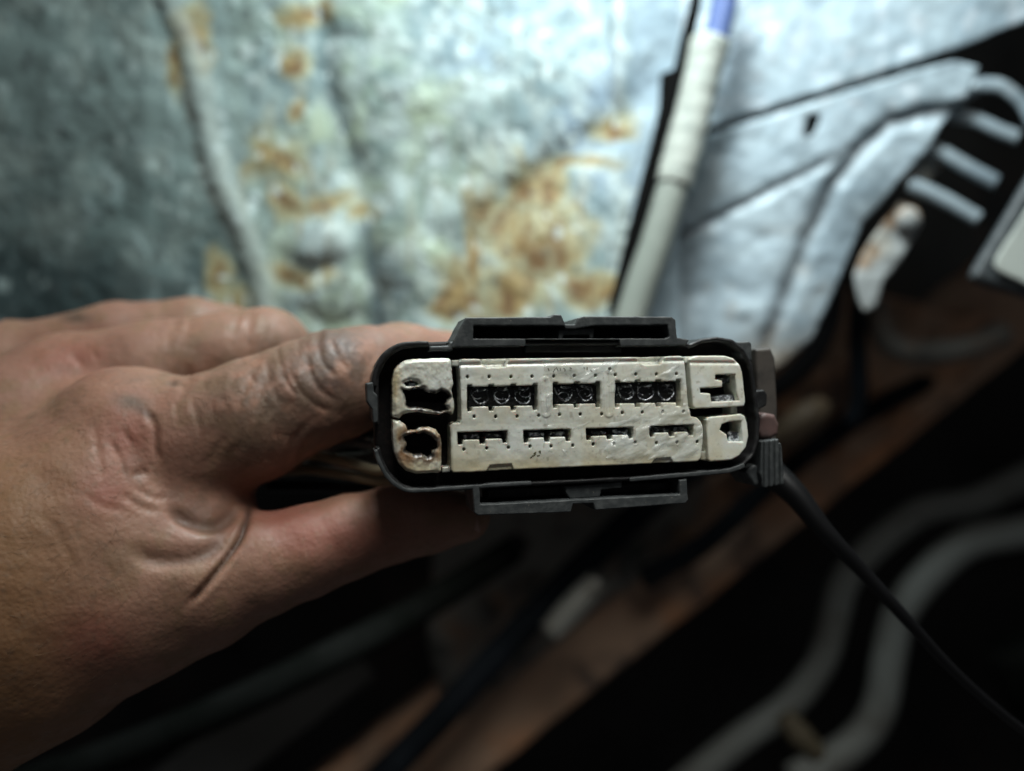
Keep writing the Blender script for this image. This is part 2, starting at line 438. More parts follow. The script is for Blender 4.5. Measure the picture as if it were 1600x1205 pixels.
# upper grey sheet, right of the tube
def zinc(gx, gy, lines=(), seed=0.):
    C = np.zeros((len(gx), 3))
    def lay(c, m): C[:] = C*(1-m[:, None])+np.array(c)*m[:, None]
    lay((.44, .54, .60), np.ones_like(gx))
    lay((.30, .385, .44), sstep(.44, .58, fbm(gx/110, gy/70, 3+seed))*.75)
    lay((.50, .60, .65), sstep(.48, .62, fbm(gx/45, gy/30, 5+seed))*.6)
    lay((.74, .78, .82), sstep(.60, .70, fbm(gx/17, gy/20, 8+seed, 3))*.45*sstep(230, 130, gy))
    for (p, w, m) in lines:
        d, t = seg_dist(gx, gy, p); lay((.10, .105, .11), np.exp(-(d/w)**2)*m*(.6+.6*fbm(gx/25, gy/25, 4)))
    lay((.36, .25, .15), sstep(.62, .72, fbm(gx/30, gy/30, 17+seed))*.22*sstep(300, 420, gy))
    C *= (.78+.44*fbm(gx/14, gy/9, 31+seed, 4))[:, None]
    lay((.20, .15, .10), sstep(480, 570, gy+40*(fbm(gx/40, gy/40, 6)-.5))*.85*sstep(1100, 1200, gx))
    return C
M_zinc = mat('streaked_zinc', attr='Col', rough=.5, metal=.1, spec=.45, rough_noise=(60, .38, .65), bump=(260, .2, .5))
def Yup(px, py):
    return 150-(px-1100)*.03+.6*(fbm(px/60, py/60, 3)-.5)*4+(fbm(px/18, py/18, 5)-.5)*.9
o = plate('upper_metal_sheet', [(1000, -420), (1860, -420), (1860, -60), (1720, -8), (1600, 34), (1490, 78), (1300, 138), (1130, 192), (1000, 235), (975, 330)], Yup, 1.6, 5, M_zinc, col=lambda a, b: zinc(a, b, [([(1000, 240), (1130, 198), (1300, 144), (1490, 84), (1600, 40)], 7, .8)]))
tag(o, 'blue grey metal sheet above the black seam line, right of the white sleeve', 'metal sheet')

# slotted bracket plate with a rolled lip and comb fingers
LIP = [(1510, 170), (1440, 178), (1390, 192), (1345, 232), (1300, 290), (1262, 372), (1228, 455), (1196, 545)]
def Ybr(px, py):
    d1, _ = seg_dist(px, py, LIP)
    d2, _ = seg_dist(px, py, [(1050, 378), (1130, 335), (1230, 285), (1330, 232)])
    Y = 143-(px-1100)*.035
    Y = Y+2.5*np.exp(-(d1/13)**2)                                  # groove of the rolled lip
    Y = Y+1.4*np.exp(-(d2/9)**2)*sstep(1400, 1200, px)
    side = (py-np.interp(px, [p[0] for p in LIP[::-1]], [p[1] for p in LIP[::-1]]))
    Y = Y+np.clip(side, 0, 200)*.02
    return Y+(fbm(px/70, py/70, 4)-.5)*2.5+(fbm(px/22, py/22, 6)-.5)*1.0
br = empty('slotted_bracket', P(1180, 560, 143))
tag(br, 'grey metal bracket plate with small slot and curled comb fingers', 'bracket')
o = plate('plate', [(940, 262), (1010, 242), (1130, 203), (1300, 150), (1440, 107), (1492, 95), (1530, 104), (1512, 152), (1470, 195), (1452, 232), (1405, 282), (1345, 352), (1318, 420), (1296, 470), (1268, 530), (1215, 575), (1165, 590), (930, 590)],
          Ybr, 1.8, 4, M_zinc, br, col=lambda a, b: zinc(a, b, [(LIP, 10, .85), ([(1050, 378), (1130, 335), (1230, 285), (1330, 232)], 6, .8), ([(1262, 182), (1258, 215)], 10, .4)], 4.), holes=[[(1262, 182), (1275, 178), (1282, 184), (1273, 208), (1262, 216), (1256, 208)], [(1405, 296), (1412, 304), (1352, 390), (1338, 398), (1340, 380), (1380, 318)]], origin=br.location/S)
M_white_rust = mat('white_painted_rusty_metal', (.40, .43, .43), .6, noise=[(55, 5, (.52, .50, .43), .45, .65), (60, 5, (.34, .20, .10), .50, .64)], bump=(200, .4, .6))
def Yb2(px, py): return 139+(fbm(px/40, py/40, 4)-.5)*3+np.abs((px-1380)*.03)
plate('support_leg', [(1432, 318), (1440, 350), (1408, 405), (1380, 440), (1368, 480), (1350, 488), (1340, 470), (1334, 430), (1345, 400), (1378, 350), (1405, 316)], Yb2, 3.5, 3, M_white_rust, br, origin=br.location/S)
plate('support_leg', [(1395, 215), (1440, 198), (1475, 235), (1470, 262), (1452, 282), (1425, 300), (1400, 270)], lambda a, b: Yb2(a, b)-2, 3.0, 3, M_white_rust, br,
      holes=[[(1418, 226), (1436, 222), (1444, 240), (1436, 262), (1424, 252)]], origin=br.location/S)
def ribbon(pts, w):
    p = catmull([(*q, 0) for q in pts], 5)[:, :2]; t = np.gradient(p, axis=0); t /= np.linalg.norm(t, axis=1)[:, None]; n = np.stack([-t[:, 1], t[:, 0]], 1)
    return np.concatenate([p+n*w/2, (p-n*w/2)[::-1]])
for pts, w in (([(1500, 152), (1530, 134), (1566, 136), (1598, 162), (1616, 196)], 24), ([(1484, 180), (1520, 186), (1556, 202), (1592, 216)], 24), ([(1438, 226), (1474, 240), (1515, 264), (1558, 286)], 25), ([(1420, 288), (1452, 300), (1490, 320), (1530, 343)], 25)):
    x0_ = pts[0][0]; ax_ = np.array(pts, float)
    def Yfin(a, b, ax_=ax_, x0_=x0_):
        d, t = seg_dist(a, b, ax_); return 135-(a-x0_)*.06+(d/12)**2*1.0
    plate('finger', ribbon(pts, w), Yfin, 1.8, 2.2, M_zinc, br, origin=br.location/S, col=lambda a, b: zinc(a, b, [], 7.)*.6)
# domed bolt head on the bracket
def dome(px, py, Y, r, h, seg=18, rings=6):
    c = P(px, py, Y); V = [c+np.array([0, -h, 0])]; F = []
    for i in range(1, rings+1):
        a = i/rings*np.pi/2
        for j in range(seg):
            t = 2*np.pi*j/seg; V.append(c+np.array([r*np.sin(a)*np.cos(t), -h*np.cos(a), r*np.sin(a)*np.sin(t)]))
    for j in range(0, seg, 2): F.append([0, 1+j, 1+(j+1) % seg, 1+(j+2) % seg])
    for i in range(rings-1):
        for j in range(seg):
            F.append([1+i*seg+j, 1+(i+1)*seg+j, 1+(i+1)*seg+(j+1) % seg, 1+i*seg+(j+1) % seg])
    return np.array(V), np.array(F)
V, F = dome(1418, 343, 137, 4.2, 3.0); np_mesh('bolt_head', V, F, M_white_rust, br, origin=br.location/S)

# ------------------------------------------------------------------ black trim along the gap, tube with sleeve
o = plate('black_trim', [(1092, -60), (1078, 0), (1052, 108), (1031, 116), (1030, 168), (1000, 288), (975, 380), (950, 480), (968, 486), (990, 420), (1030, 270), (1080, 90), (1108, -60)],
          lambda a, b: 125.5+0*a, 3, 3, M_strip)
tag(o, 'thin black trim strip in the gap left of the white sleeve', 'trim strip')
tb = empty('wrapped_tube', P(985, 520, 126))
tag(tb, 'slim tube in a white wrapped sleeve with blue upper end', 'tube')
V, F = tube(PP([(1150, -140, 124), (1136, -20, 124), (1124, 40, 124), (1110, 90, 124)]), 3.9, 8, 16); np_mesh('blue_tube', V, F, M_blue, tb, origin=tb.location/S)
V, F = tube(PP([(1111, 62, 124), (1109, 70, 124), (1100, 105, 124), (1082, 180, 124), (1060, 262, 124), (1053, 288, 124)]), [5.2, 6.0, 5.6, 5.5, 5.6, 5.3], 14, 20, .10, (.05, 1.15)); np_mesh('sleeve', V, F, M_sleeve, tb, origin=tb.location/S)
V, F = tube(PP([(1060, 262, 124), (1046, 310, 124), (1025, 380, 124.5), (1000, 450, 125), (975, 530, 126), (955, 600, 128)]), [4.7, 4.7, 4.8, 4.9, 5, 5], 8, 18); np_mesh('lower_tube', V, F, M_tube, tb, origin=tb.location/S)

# ------------------------------------------------------------------ boxed part at the right edge
bx = empty('dark_box', P(1560, 470, 60))
tag(bx, 'dark grey plastic box with white label at the right edge', 'box')
def rquad(name, pts, Y, thick, mat_, parent, step=3, rnd=0):
    return plate(name, pts, lambda a, b: Y+0*a, thick, step, mat_, parent, origin=parent.location/S)
rquad('case', [(1612, 262), (1640, 240), (1800, 300), (1800, 560), (1640, 478), (1530, 446), (1514, 436), (1516, 424)], 112, 14, M_box, bx)
rquad('label', [(1622, 300), (1800, 360), (1800, 520), (1640, 462), (1560, 424), (1553, 414), (1556, 402)], 104, 1.0, M_label, bx)

# ------------------------------------------------------------------ lower bay: rail, hose, pipes, grimy brackets
def beam(name, a, b, w, hgt, mat_, label, cat, chan=True, kind=None):
    """channel-section beam from a to b (mm)"""
    a = np.asarray(a); b = np.asarray(b); T = (b-a)/np.linalg.norm(b-a)
    n = np.cross(T, [0, 1, 0]); n /= np.linalg.norm(n); q = np.cross(n, T)
    prof = np.array([(-1, -1), (-.86, -1), (.86, -1), (1, -1), (1, 1), (.86, 1), (.86, -.72), (-.86, -.72), (-.86, 1), (-1, 1)]) if chan else np.array([(-1, -1), (1, -1), (1, 1), (-1, 1)])
    m = 60; V = []
    for i in range(m):
        c = a+(b-a)*i/(m-1)
        for (s, t) in prof:
            p = c+n*s*w/2+q*t*hgt/2
            jn = (fbm(np.array([p[0]/14]), p[2]/14, s*3+t)-.5)*2.0
            V.append(p+n*jn[0]+q*jn[0]*.6)
    k = len(prof); F = []
    for i in range(m-1):
        for j in range(k):
            F.append([i*k+j, i*k+(j+1) % k, (i+1)*k+(j+1) % k, (i+1)*k+j])
    o = np_mesh(name, np.array(V), np.array(F), mat_, origin=a, smooth=False)
    tag(o, label, cat); return o
beam('frame_rail', P(480, 1320, 240), P(1830, 260, 290), 40, 30, M_rust, 'rusty brown frame rail running diagonally below the connector', 'frame rail')
o = plate('lower_plate', [(688, 740), (1110, 740), (1080, 850), (960, 930), (800, 1060), (700, 1150), (668, 1000)], lambda a, b: 235+(fbm(a/50, b/50, 2)-.5)*8, 3, 8, M_dirty,
          holes=[[(790, 838), (815, 830), (828, 848), (815, 872), (795, 868)]])
tag(o, 'grimy grey plate with dark hole under the connector', 'metal plate')
o = plate('grimy_plate', [(1130, 480), (1330, 450), (1420, 470), (1500, 500), (1560, 480), (1500, 620), (1330, 720), (1180, 700)], lambda a, b: 255+(fbm(a/40, b/40, 9)-.5)*14, 4, 7, M_rust)
tag(o, 'brown grimy plate right of the connector behind thin hoses', 'metal plate')
def tobj(name, pts, r, mat_, label=None, cat=None, parent=None, **kw):
    W = PP(pts); V, F = tube(W, r, **kw)
    o = np_mesh(name, V, F, mat_, parent, origin=(parent.location/S if parent else W[0]))
    if not parent: tag(o, label, cat)
    return o
hr = empty('navy_hose', P(560, 1250, 200))
tag(hr, 'dark navy hose with grey ferrule running along the rusty rail', 'hose')
tobj('hose', [(480, 1320, 195), (640, 1170, 200), (780, 1020, 205), (900, 895, 212), (1010, 790, 220), (1100, 720, 228), (1260, 660, 236)], 6.0, M_hose, parent=hr)
tobj('ferrule', [(858, 990, 192), (900, 945, 193), (936, 908, 194)], [4.6, 5.2, 4.6], M_ferrule, parent=hr)
tobj('thin_hose', [(1005, 905, 222), (1100, 850, 226), (1200, 760, 234), (1300, 680, 244), (1420, 610, 255), (1560, 540, 270)], 4.6, M_hose, 'thin navy hose lying just right of the thick hose', 'hose')
tobj('curved_hose', [(1300, 350, 190), (1300, 470, 196), (1275, 545, 200), (1235, 590, 205), (1190, 620, 210)], 4.4, M_cable, 'black hose curving down beside the bracket edge', 'hose')
tobj('upright_hose', [(1345, 430, 210), (1340, 520, 212), (1342, 620, 214), (1330, 660, 216)], 3.6, M_hose, 'thin dark upright hose standing before the brown plate', 'hose')
tobj('bent_hose', [(1365, 470, 215), (1385, 530, 215), (1430, 550, 215), (1500, 545, 215), (1570, 520, 215)], 5.0, M_dirty, 'grey brown bent hose near the dark box', 'hose')
tobj('wire_boot', [(1205, 690, 205), (1235, 672, 204), (1265, 650, 204), (1285, 632, 206)], [3.5, 6, 6.5, 4], M_tan, 'small tan rubber boot just right of the connector', 'boot', jitter=.3)
tobj('metal_pipe', [(1660, 715, 300), (1590, 752, 300), (1520, 785, 299), (1440, 800, 297), (1370, 850, 297), (1322, 905, 297), (1305, 960, 297), (1285, 1030, 297), (1235, 1098, 297), (1150, 1160, 297), (1050, 1240, 297)],
     7.0, M_pipe, 'upper of two bent grey metal pipes, lower right', 'pipe')
tobj('metal_pipe', [(1680, 815, 285), (1590, 832, 285), (1510, 850, 285), (1450, 900, 285), (1405, 960, 285), (1388, 1030, 285), (1372, 1110, 285), (1330, 1165, 285), (1240, 1220, 285)],
     7.8, M_pipe, 'lower of two bent grey metal pipes, lower right', 'pipe')
M_clip = mat('brown_clip', (.05, .038, .02), .7)
tobj('pipe_clip', [(1225, 1120, 206), (1250, 1150, 205), (1278, 1180, 205)], [4, 5, 4], M_clip, 'small brown clip between the bent metal pipes', 'clip', jitter=.3)
M_cond = mat('dark_conduit', (.006, .007, .006), .9, spec=.02, noise=(40, 4, (.012, .013, .012), .4, .7))
tobj('grey_conduit', [(-80, 1260, 130), (120, 1200, 135), (300, 1130, 140), (470, 1050, 150), (640, 960, 170), (800, 860, 200)], 5.5, M_cond, 'dark grey conduit below the wrist', 'conduit')
beam('lower_strut', P(150, 1330, 190), P(560, 1020, 230), 22, 14, M_bay, 'dim grey strut in the dark below the thumb', 'strut')
tobj('round_fitting', [(1590, 1010, 260), (1615, 1060, 262), (1640, 1120, 266)], [14, 17, 14], M_cond, 'round dark fitting at the lower right edge', 'fitting')

# ------------------------------------------------------------------ the connector
TY = .20
EU = np.array([1, TY, 0])/math.hypot(1, TY); EV = np.array([0, 0, 1.0]); EN = np.cross(EU, EV)
O0 = P(890, 645, 0)
def U(pts, w=0.0):
    """photo pixels -> (u,v) mm on the connector's plane at height w in front of its face"""
    pts = np.asarray(pts, float)
    d = np.stack([(pts[:, 0]-800)*.1, np.full(len(pts), D), (602.5-pts[:, 1])*.1], 1)
    C = np.array([0, -D, 0]); s = ((O0+w*EN-C)@EN)/(d@EN)
    p = C+d*s[:, None]-O0
    return np.stack([p@EU, p@EV], 1)
con = empty('electrical_connector', O0-np.array([0, 0, 16]))
tag(con, 'dirty multi-pin electrical connector with burnt white inserts held in the hand', 'connector')
CO = np.array(con.location)/S
def UVW(u, v, w): return O0+np.outer(u, EU)+np.outer(v, EV)+np.outer(w, EN)
def ext(name, outer, w0, w1, mat_, holes=(), h=.16, hw=.3, rnd=.2, rag=0.0, rags=1.2, parent=None, colors=None, uvin=False, top=None, wall=None, seed=0., wref=None):
    """solid cut from outline polygons (photo pixels), from w0 (back) to w1 (front), edges rounded"""
    wr = w1 if wref is None else wref
    po = np.asarray(outer) if uvin else U(outer, wr); ph = [np.asarray(q) if uvin else U(q, wr) for q in holes]
    lo = po.min(0)-3*h; hi = po.max(0)+3*h
    us = np.arange(lo[0], hi[0]+h, h); vs = np.arange(lo[1], hi[1]+h, h); ws = np.arange(w0-2*hw, w1+2.5*hw, hw)
    u, v = np.meshgrid(us, vs, indexing='ij')
    sd = poly_sdf(u, v, po)
    if wall: sd = np.maximum(sd, -(sd+wall))
    for q in ph: sd = np.maximum(sd, -poly_sdf(u, v, q))
    if rag: sd = sd+rag*(fbm(u/rags, v/rags, 3.3+seed, 4)-.5)*2
    tw = np.full(u.shape, w1) if top is None else w1+top(u, v, sd)
    d1 = sd[..., None]; W = ws[None, None, :]
    d2 = np.maximum(W-tw[..., None], w0-W)
    r = rnd
    F = np.minimum(np.maximum(d1+r, d2+r), 0)+np.hypot(np.maximum(d1+r, 0), np.maximum(d2+r, 0))-r
    V, Q = surface_nets(F.astype(np.float32), (us[0], vs[0], ws[0]), (h, h, hw))
    c = None
    if colors: c = {'Col': colors(V[:, 0], V[:, 1], V[:, 2])}
    return np_mesh(name, UVW(V[:, 0], V[:, 1], V[:, 2]), Q, mat_, parent or con, origin=CO, colors=c)

SHELL = [(584, 606), (585, 588), (593, 565), (606, 549), (625, 539), (650, 535), (708, 533), (760, 533), (1060, 531), (1078, 537), (1097, 529), (1121, 526), (1145, 530), (1164, 545), (1176, 568),
         (1183, 610), (1189, 655), (1187, 690), (1180, 713), (1163, 730), (1130, 741), (984, 752), (830, 760), (700, 768), (645, 770), (622, 762), (603, 744), (591, 720), (585, 695)]
# black ring, its seal floor and its rear body
ext('shell', SHELL, -21, -.4, M_black, wall=.75, h=.2, hw=.45, rnd=.25, rag=.12, holes=[[(560, 661), (600, 664), (600, 698), (560, 702)], [(671, 520), (701, 520), (701, 540), (671, 541)]])
ext('seal', SHELL, -9, -4.2, M_rubber, h=.3, hw=.5, rnd=.5)
REAR = [(600, 600), (625, 560), (1150, 555), (1172, 600), (1172, 690), (1150, 715), (640, 745), (605, 715)]
ext('rear_body', REAR, -30, -20, M_black, h=.5, hw=.7, rnd=1.2)
# shell rims; lower two in greyer nylon to carry an edge highlight
def band(pts, w=5):      # thin ribbon polygon round a polyline
    p = np.asarray(catmull([(*q, 0) for q in pts], 5))[:, :2]; t = np.gradient(p, axis=0); t /= np.linalg.norm(t, axis=1)[:, None]; n = np.stack([-t[:, 1], t[:, 0]], 1)
    return np.concatenate([p+n*w/2, (p-n*w/2)[::-1]])
ext('rim', band([(587, 703), (592, 720), (604, 743), (622, 760), (645, 767), (700, 764), (765, 759), (831, 755)], 6.5), -6, .1, M_blackgrey, h=.12, hw=.3, rnd=.12, rag=.08)
ext('rim', band([(984, 750), (1040, 745), (1110, 739), (1142, 735), (1164, 727)], 7), -6, .1, M_blackgrey, h=.12, hw=.3, rnd=.12, rag=.08)
ext('rim', band([(585, 604), (586, 588), (594, 566), (607, 550), (626, 540), (650, 537), (670, 537)], 8), -6, -.1, M_black, h=.12, hw=.3, rnd=.15, rag=.10)
ext('side_tab', [(572, 599), (583, 597), (584, 612), (590, 618), (591, 660), (583, 662), (581, 640), (573, 628)], -6, .3, M_blackgrey, h=.12, hw=.3, rnd=.15, rag=.06)
ext('notch_block', [(671, 541), (700, 540), (703, 534), (708, 534), (708, 548), (671, 549)], -5, -.3, M_blackgrey, h=.12, hw=.3, rnd=.12, rag=.06)
# latch frames above and below
lf0 = ext('latch_frame', [(706, 543), (709, 531), (728, 496), (860, 495), (866, 491), (877, 492), (883, 507), (898, 507), (903, 497), (912, 494), (1050, 495), (1056, 500), (1058, 528), (1077, 530), (1073, 540), (970, 542), (968, 531), (822, 531), (822, 541)],
    -9, .2, M_blackgrey, holes=[[(740, 509), (882, 509), (884, 514), (900, 514), (930, 509), (1043, 508), (1046, 526), (1040, 529), (740, 529)]], h=.12, hw=.35, rnd=.15, rag=.07)
ext('latch_tab', [(873, 515), (929, 512), (928, 527), (923, 532), (920, 523), (882, 524), (878, 534), (872, 530)], -8, -.8, M_blackgrey, h=.12, hw=.35, rnd=.15, rag=.08, seed=3, parent=lf0)
ext('latch_back', [(730, 503), (1052, 502), (1062, 545), (715, 545)], -11, -8, M_rubber, h=.25, hw=.5, rnd=.2)
ext('latch_bridge', [(820, 528), (972, 526), (972, 552), (820, 552)], -9, -2.4, M_black, h=.16, hw=.4, rnd=.2, rag=.08)
lf1 = ext('latch_frame', [(737, 760), (750, 759), (751, 788), (892, 781), (930, 779), (1062, 772), (1061, 750), (1074, 748), (1076, 782), (1071, 787), (930, 798), (926, 787), (896, 788), (893, 801), (747, 806), (741, 802)],
    -9, .1, M_blackgrey, h=.12, hw=.35, rnd=.15, rag=.07, seed=5)
ext('latch_tab', [(884, 760), (936, 756), (972, 752), (972, 762), (940, 766), (938, 778), (890, 780), (884, 770)], -8, -1.2, M_blackgrey, h=.12, hw=.35, rnd=.15, rag=.10, seed=8, parent=lf1)
ext('latch_bridge', [(760, 764), (1050, 752), (1050, 768), (760, 782)], -9, -4.0, M_black, h=.2, hw=.4, rnd=.2)
# clips on the right flank
ext('corner_post', [(1150, 534), (1172, 533), (1175, 537), (1176, 566), (1160, 560)], -8, -.8, M_blackgrey, h=.14, hw=.4, rnd=.15)
ext('side_plate', [(1180, 545), (1205, 543), (1212, 560), (1216, 640), (1214, 690), (1186, 700), (1186, 650)], -16, -7, M_sideplate, h=.2, hw=.5, rnd=.4)
ext('side_hook', [(1176, 612), (1194, 609), (1199, 616), (1198, 634), (1186, 640), (1178, 640)], -8, -1.5, M_black, h=.14, hw=.4, rnd=.2)
ext('side_plug', [(1184, 652), (1197, 645), (1212, 648), (1219, 663), (1217, 680), (1205, 686), (1190, 685), (1184, 676)], -10, -3, M_pink, h=.2, hw=.4, rnd=.7)
clip_top = lambda u, v, sd: -.55*(np.sin(u*2*np.pi/.95) > .35)
ext('ribbed_clip', [(1190, 690), (1219, 686), (1222, 700), (1226, 757), (1194, 763), (1188, 740)], -10, -1.2, M_blackgrey, h=.12, hw=.3, rnd=.15, top=clip_top)
ext('clip_foot', [(1164, 738), (1178, 726), (1192, 730), (1194, 756), (1180, 760)], -10, -2.5, M_blackgrey, h=.16, hw=.4, rnd=.3)

# ---- white inserts
BURN_PX = np.array([(660, 690), (655, 625), (632, 716), (690, 600), (617, 605)])
BURN = U(BURN_PX)
HOLE_A = [(629, 609), (640, 611), (648, 606), (662, 607), (668, 613), (682, 616), (690, 611), (699, 615), (704, 620), (698, 626), (695, 632), (700, 640), (690, 643), (676, 641), (655, 636), (642, 637), (635, 633), (634, 622)]
HOLE_B = [(633, 683), (641, 680), (648, 676), (655, 679), (662, 676), (674, 682), (682, 690), (683, 700), (676, 704), (674, 711), (668, 714), (660, 709), (648, 711), (640, 707), (634, 704), (636, 694)]
UV_A, UV_B = U(HOLE_A), U(HOLE_B)
def insert_col(u, v, w, burnt=0.0, seed=0.):
    C = np.zeros((len(u), 3)); 
    n1 = fbm(u/4.5, v/4.5, 1+seed); n2 = fbm(u/1.1, v/1.1, 2+seed); n3 = fbm(u/.45, v/.45, w/.6+seed, 3)
    def lay(c, m): C[:] = C*(1-m[:, None])+np.array(c)*m[:, None]
    lay((.71, .72, .63), np.ones_like(u))
    lay((.75, .785, .745), sstep(.45, .65, n1)*.7)
    lay((.62, .57, .40), sstep(.50, .70, fbm(u/3, v/3, 7+seed))*.4)
    lay((.56, .47, .26), sstep(-5, -8.5, v)*sstep(.36, .60, n1)*.7)
    lay((.46, .44, .35), sstep(.60, .74, n3)*.25)
    lay((.26, .23, .16), sstep(.70, .77, fbm(u/.6, v/.6, 21+seed, 3))*.4)
    if burnt:
        dA = poly_sdf(u, v, UV_A); dB = poly_sdf(u, v, UV_B)
        d = np.minimum(dA, dB)+(n2-.5)*1.3
        lay((.34, .21, .09), sstep(2.4, .6, dB+(n2-.5)*2.0)*.85*sstep(.36, .52, fbm(u/1.5, v/1.5, 31)))
        lay((.46, .33, .13), np.exp(-((u-BURN[4, 0])/.9)**2-((v-BURN[4, 1])/3.0)**2)*.7)
        lay((.10, .05, .03), sstep(.58, .66, fbm(u/.6, v/.6, 36, 3))*sstep(2.2, .5, dB)*.8)
        lay((.27, .15, .075), np.exp(-((u-BURN[2, 0])/1.9)**2-((v-BURN[2, 1])/1.7)**2)*.9)
        lay((.15, .075, .035), sstep(.9, .3, dB+(n2-.5)*1.5)*.75)
        rc = U([(682, 640)])[0]; lay((.05, .045, .04), np.exp(-((u-rc[0])/1.9)**4-((v-rc[1])/1.0)**4)*(.55+.5*n2))
        lay((.36, .33, .25), sstep(.6, .1, d)*.5)
        soot = np.exp(-np.maximum(dB, 0)/.75)+.8*np.exp(-np.maximum(dA, 0)/.5)
        lay((.055, .035, .022), np.clip(soot*sstep(.36, .62, fbm(u/.9, v/.9, 52, 4)), 0, 1)*.9)
        lay((.02, .017, .015), sstep(.32, .02, d)*.95)
        lay((.50, .47, .38), sstep(.58, .68, fbm(u/.8, v/.8, 44, 3))*.3)
    return C
melt = lambda u, v, sd: .16*(fbm(u/1.6, v/1.6, 5)-.5)*2+.07*(fbm(u/.5, v/.5, 8, 3)-.5)*2-.35*sstep(-.6, 0, sd)
flat = lambda u, v, sd: .05*(fbm(u/2, v/2, 5)-.5)*2
WB = -4.6
def colA(u, v, w): return insert_col(u, v, w, 1, 3.)
bi0 = ext('burnt_insert', [(613, 652), (613, 592), (616, 580), (622, 571), (632, 564), (645, 561), (702, 560), (706, 563), (707, 582), (709, 600), (706, 610), (709, 625), (711, 638), (708, 648), (698, 645), (688, 649), (670, 647), (655, 644), (640, 645), (630, 648), (624, 654)],
    WB, .5, M_insert, holes=[HOLE_A, [(632, 598), (640, 595), (652, 597), (654, 601), (645, 604), (634, 603)]], h=.1, hw=.2, rnd=.22, rag=.13, rags=.9, colors=colA, top=melt)
bi1 = ext('burnt_insert', [(613, 655), (624, 657), (634, 663), (638, 672), (650, 673), (656, 668), (670, 667), (681, 671), (688, 680), (691, 695), (690, 737), (686, 740), (650, 741), (634, 736), (623, 725), (616, 708), (614, 690)],
    WB, .4, M_insert, holes=[HOLE_B], h=.1, hw=.2, rnd=.22, rag=.13, rags=.9, colors=colA, top=melt, seed=4)
ext('insert_bridge', [(706, 563), (719, 562), (719, 573), (706, 572)], WB, -.6, M_insert, h=.1, hw=.2, rnd=.15, colors=lambda u, v, w: insert_col(u, v, w)*.7)
ext('insert_bridge', [(691, 730), (704, 729), (704, 738), (691, 739)], WB, -.6, M_insert, h=.1, hw=.2, rnd=.15, colors=lambda u, v, w: insert_col(u, v, w)*.5)
ext('insert_bridge', [(1068, 557), (1080, 557), (1079, 567), (1069, 568)], WB, -.6, M_insert, h=.1, hw=.2, rnd=.15, colors=lambda u, v, w: insert_col(u, v, w))
ext('insert_bridge', [(1142, 634), (1152, 634), (1152, 650), (1142, 650)], WB, -.9, M_insert, h=.1, hw=.2, rnd=.15, colors=lambda u, v, w: insert_col(u, v, w)*.8)
ext('insert_bridge', [(1094, 705), (1108, 706), (1107, 720), (1095, 719)], WB, -.7, M_insert, h=.1, hw=.2, rnd=.15, colors=lambda u, v, w: insert_col(u, v, w)*.7)

def window(x0, y0, x1, y1, n, dn, up, tn=9):
    """slot whose lower (and upper) edge is notched n times between the terminals"""
    bot, top_ = [], []
    cx = np.linspace(x0+tn*.35, x1-tn*.35, n)
    sl = (y1-y0)
    p = []
    for c in cx:
        a, b = max(x0, c-tn/2), min(x1, c+tn/2)
        if up: top_ += [(a, y0), (a+.8, y0-up), (b-.8, y0-up), (b, y0)]
        else: top_ += [(a, y0), (b, y0)]
        bot += [(a, y1), (a+1, y1+dn), (b-1, y1+dn), (b, y1)]
    return top_+bot[::-1]
def shear(pts, x0, slope): return [(x, y+(x-x0)*slope) for x, y in pts]
WIN = [shear(window(730, 605, 840, 636, 4, 7, 3), 730, -.02), shear(window(864, 601, 938, 632, 3, 6, 3), 864, -.02), shear(window(961, 598, 1064, 631, 4, 6, 3), 961, -.02)]
LOW = [shear(window(715, 676, 793, 688, 3, 7, 0, 10), 715, -.035), shear(window(818, 673, 892, 685, 3, 7, 0, 10), 818, -.035), shear(window(916, 670, 990, 682, 3, 6, 0, 10), 916, -.035), shear(window(1015, 666, 1084, 677, 3, 6, 0, 10), 1015, -.035)]
DOTS = [(729.7, 589), (763.4, 589), (797.4, 589), (830, 588.5), (864, 588), (896, 587.5), (929, 587), (960, 586), (992, 585), (1024, 585), (1055, 584.5), (951, 577)]
DOTS += [(740, 651), (773.6, 651), (807, 650.5), (840.6, 649.5), (873, 648), (905.4, 647.5), (938.7, 647), (970.8, 645), (1002, 644.5), (1033.7, 643.5), (1065.8, 643)]
DOTS += [(724, 702), (759.5, 700.5), (793.5, 699), (827, 697.5), (860, 697), (893.5, 696), (925.5, 694), (957.5, 693.5), (991, 691), (1024, 692), (1056, 691), (1087.5, 690)]
MAIN = [(718, 566), (721, 561), (748, 561), (797, 560), (822, 560), (991, 558), (1040, 557), (1064, 556), (1069, 559), (1073, 600), (1076, 636), (1080, 651), (1089, 652), (1096, 660), (1099, 672), (1098, 695), (1095, 717), (1090, 721),
        (1053, 723), (1012, 725), (805, 734), (757, 737), (708, 739), (705, 735), (704, 666), (707, 661), (719, 661), (721, 656), (720, 610)]
def rectp(a): 
    x, y, r = a; r = r+rng.uniform(-.4, .5); return [(x-r, y-r*1.3), (x+r, y-r*1.3), (x+r*.9, y+r*1.3), (x-r*.8, y+r*1.2)]
dots_uv = U(DOTS)
ridge_uv = [U(q) for q in ([(718, 560), (722, 660)], [(850, 596), (852, 645)], [(948, 585), (950, 645)], [(1070, 556), (1078, 650)])]
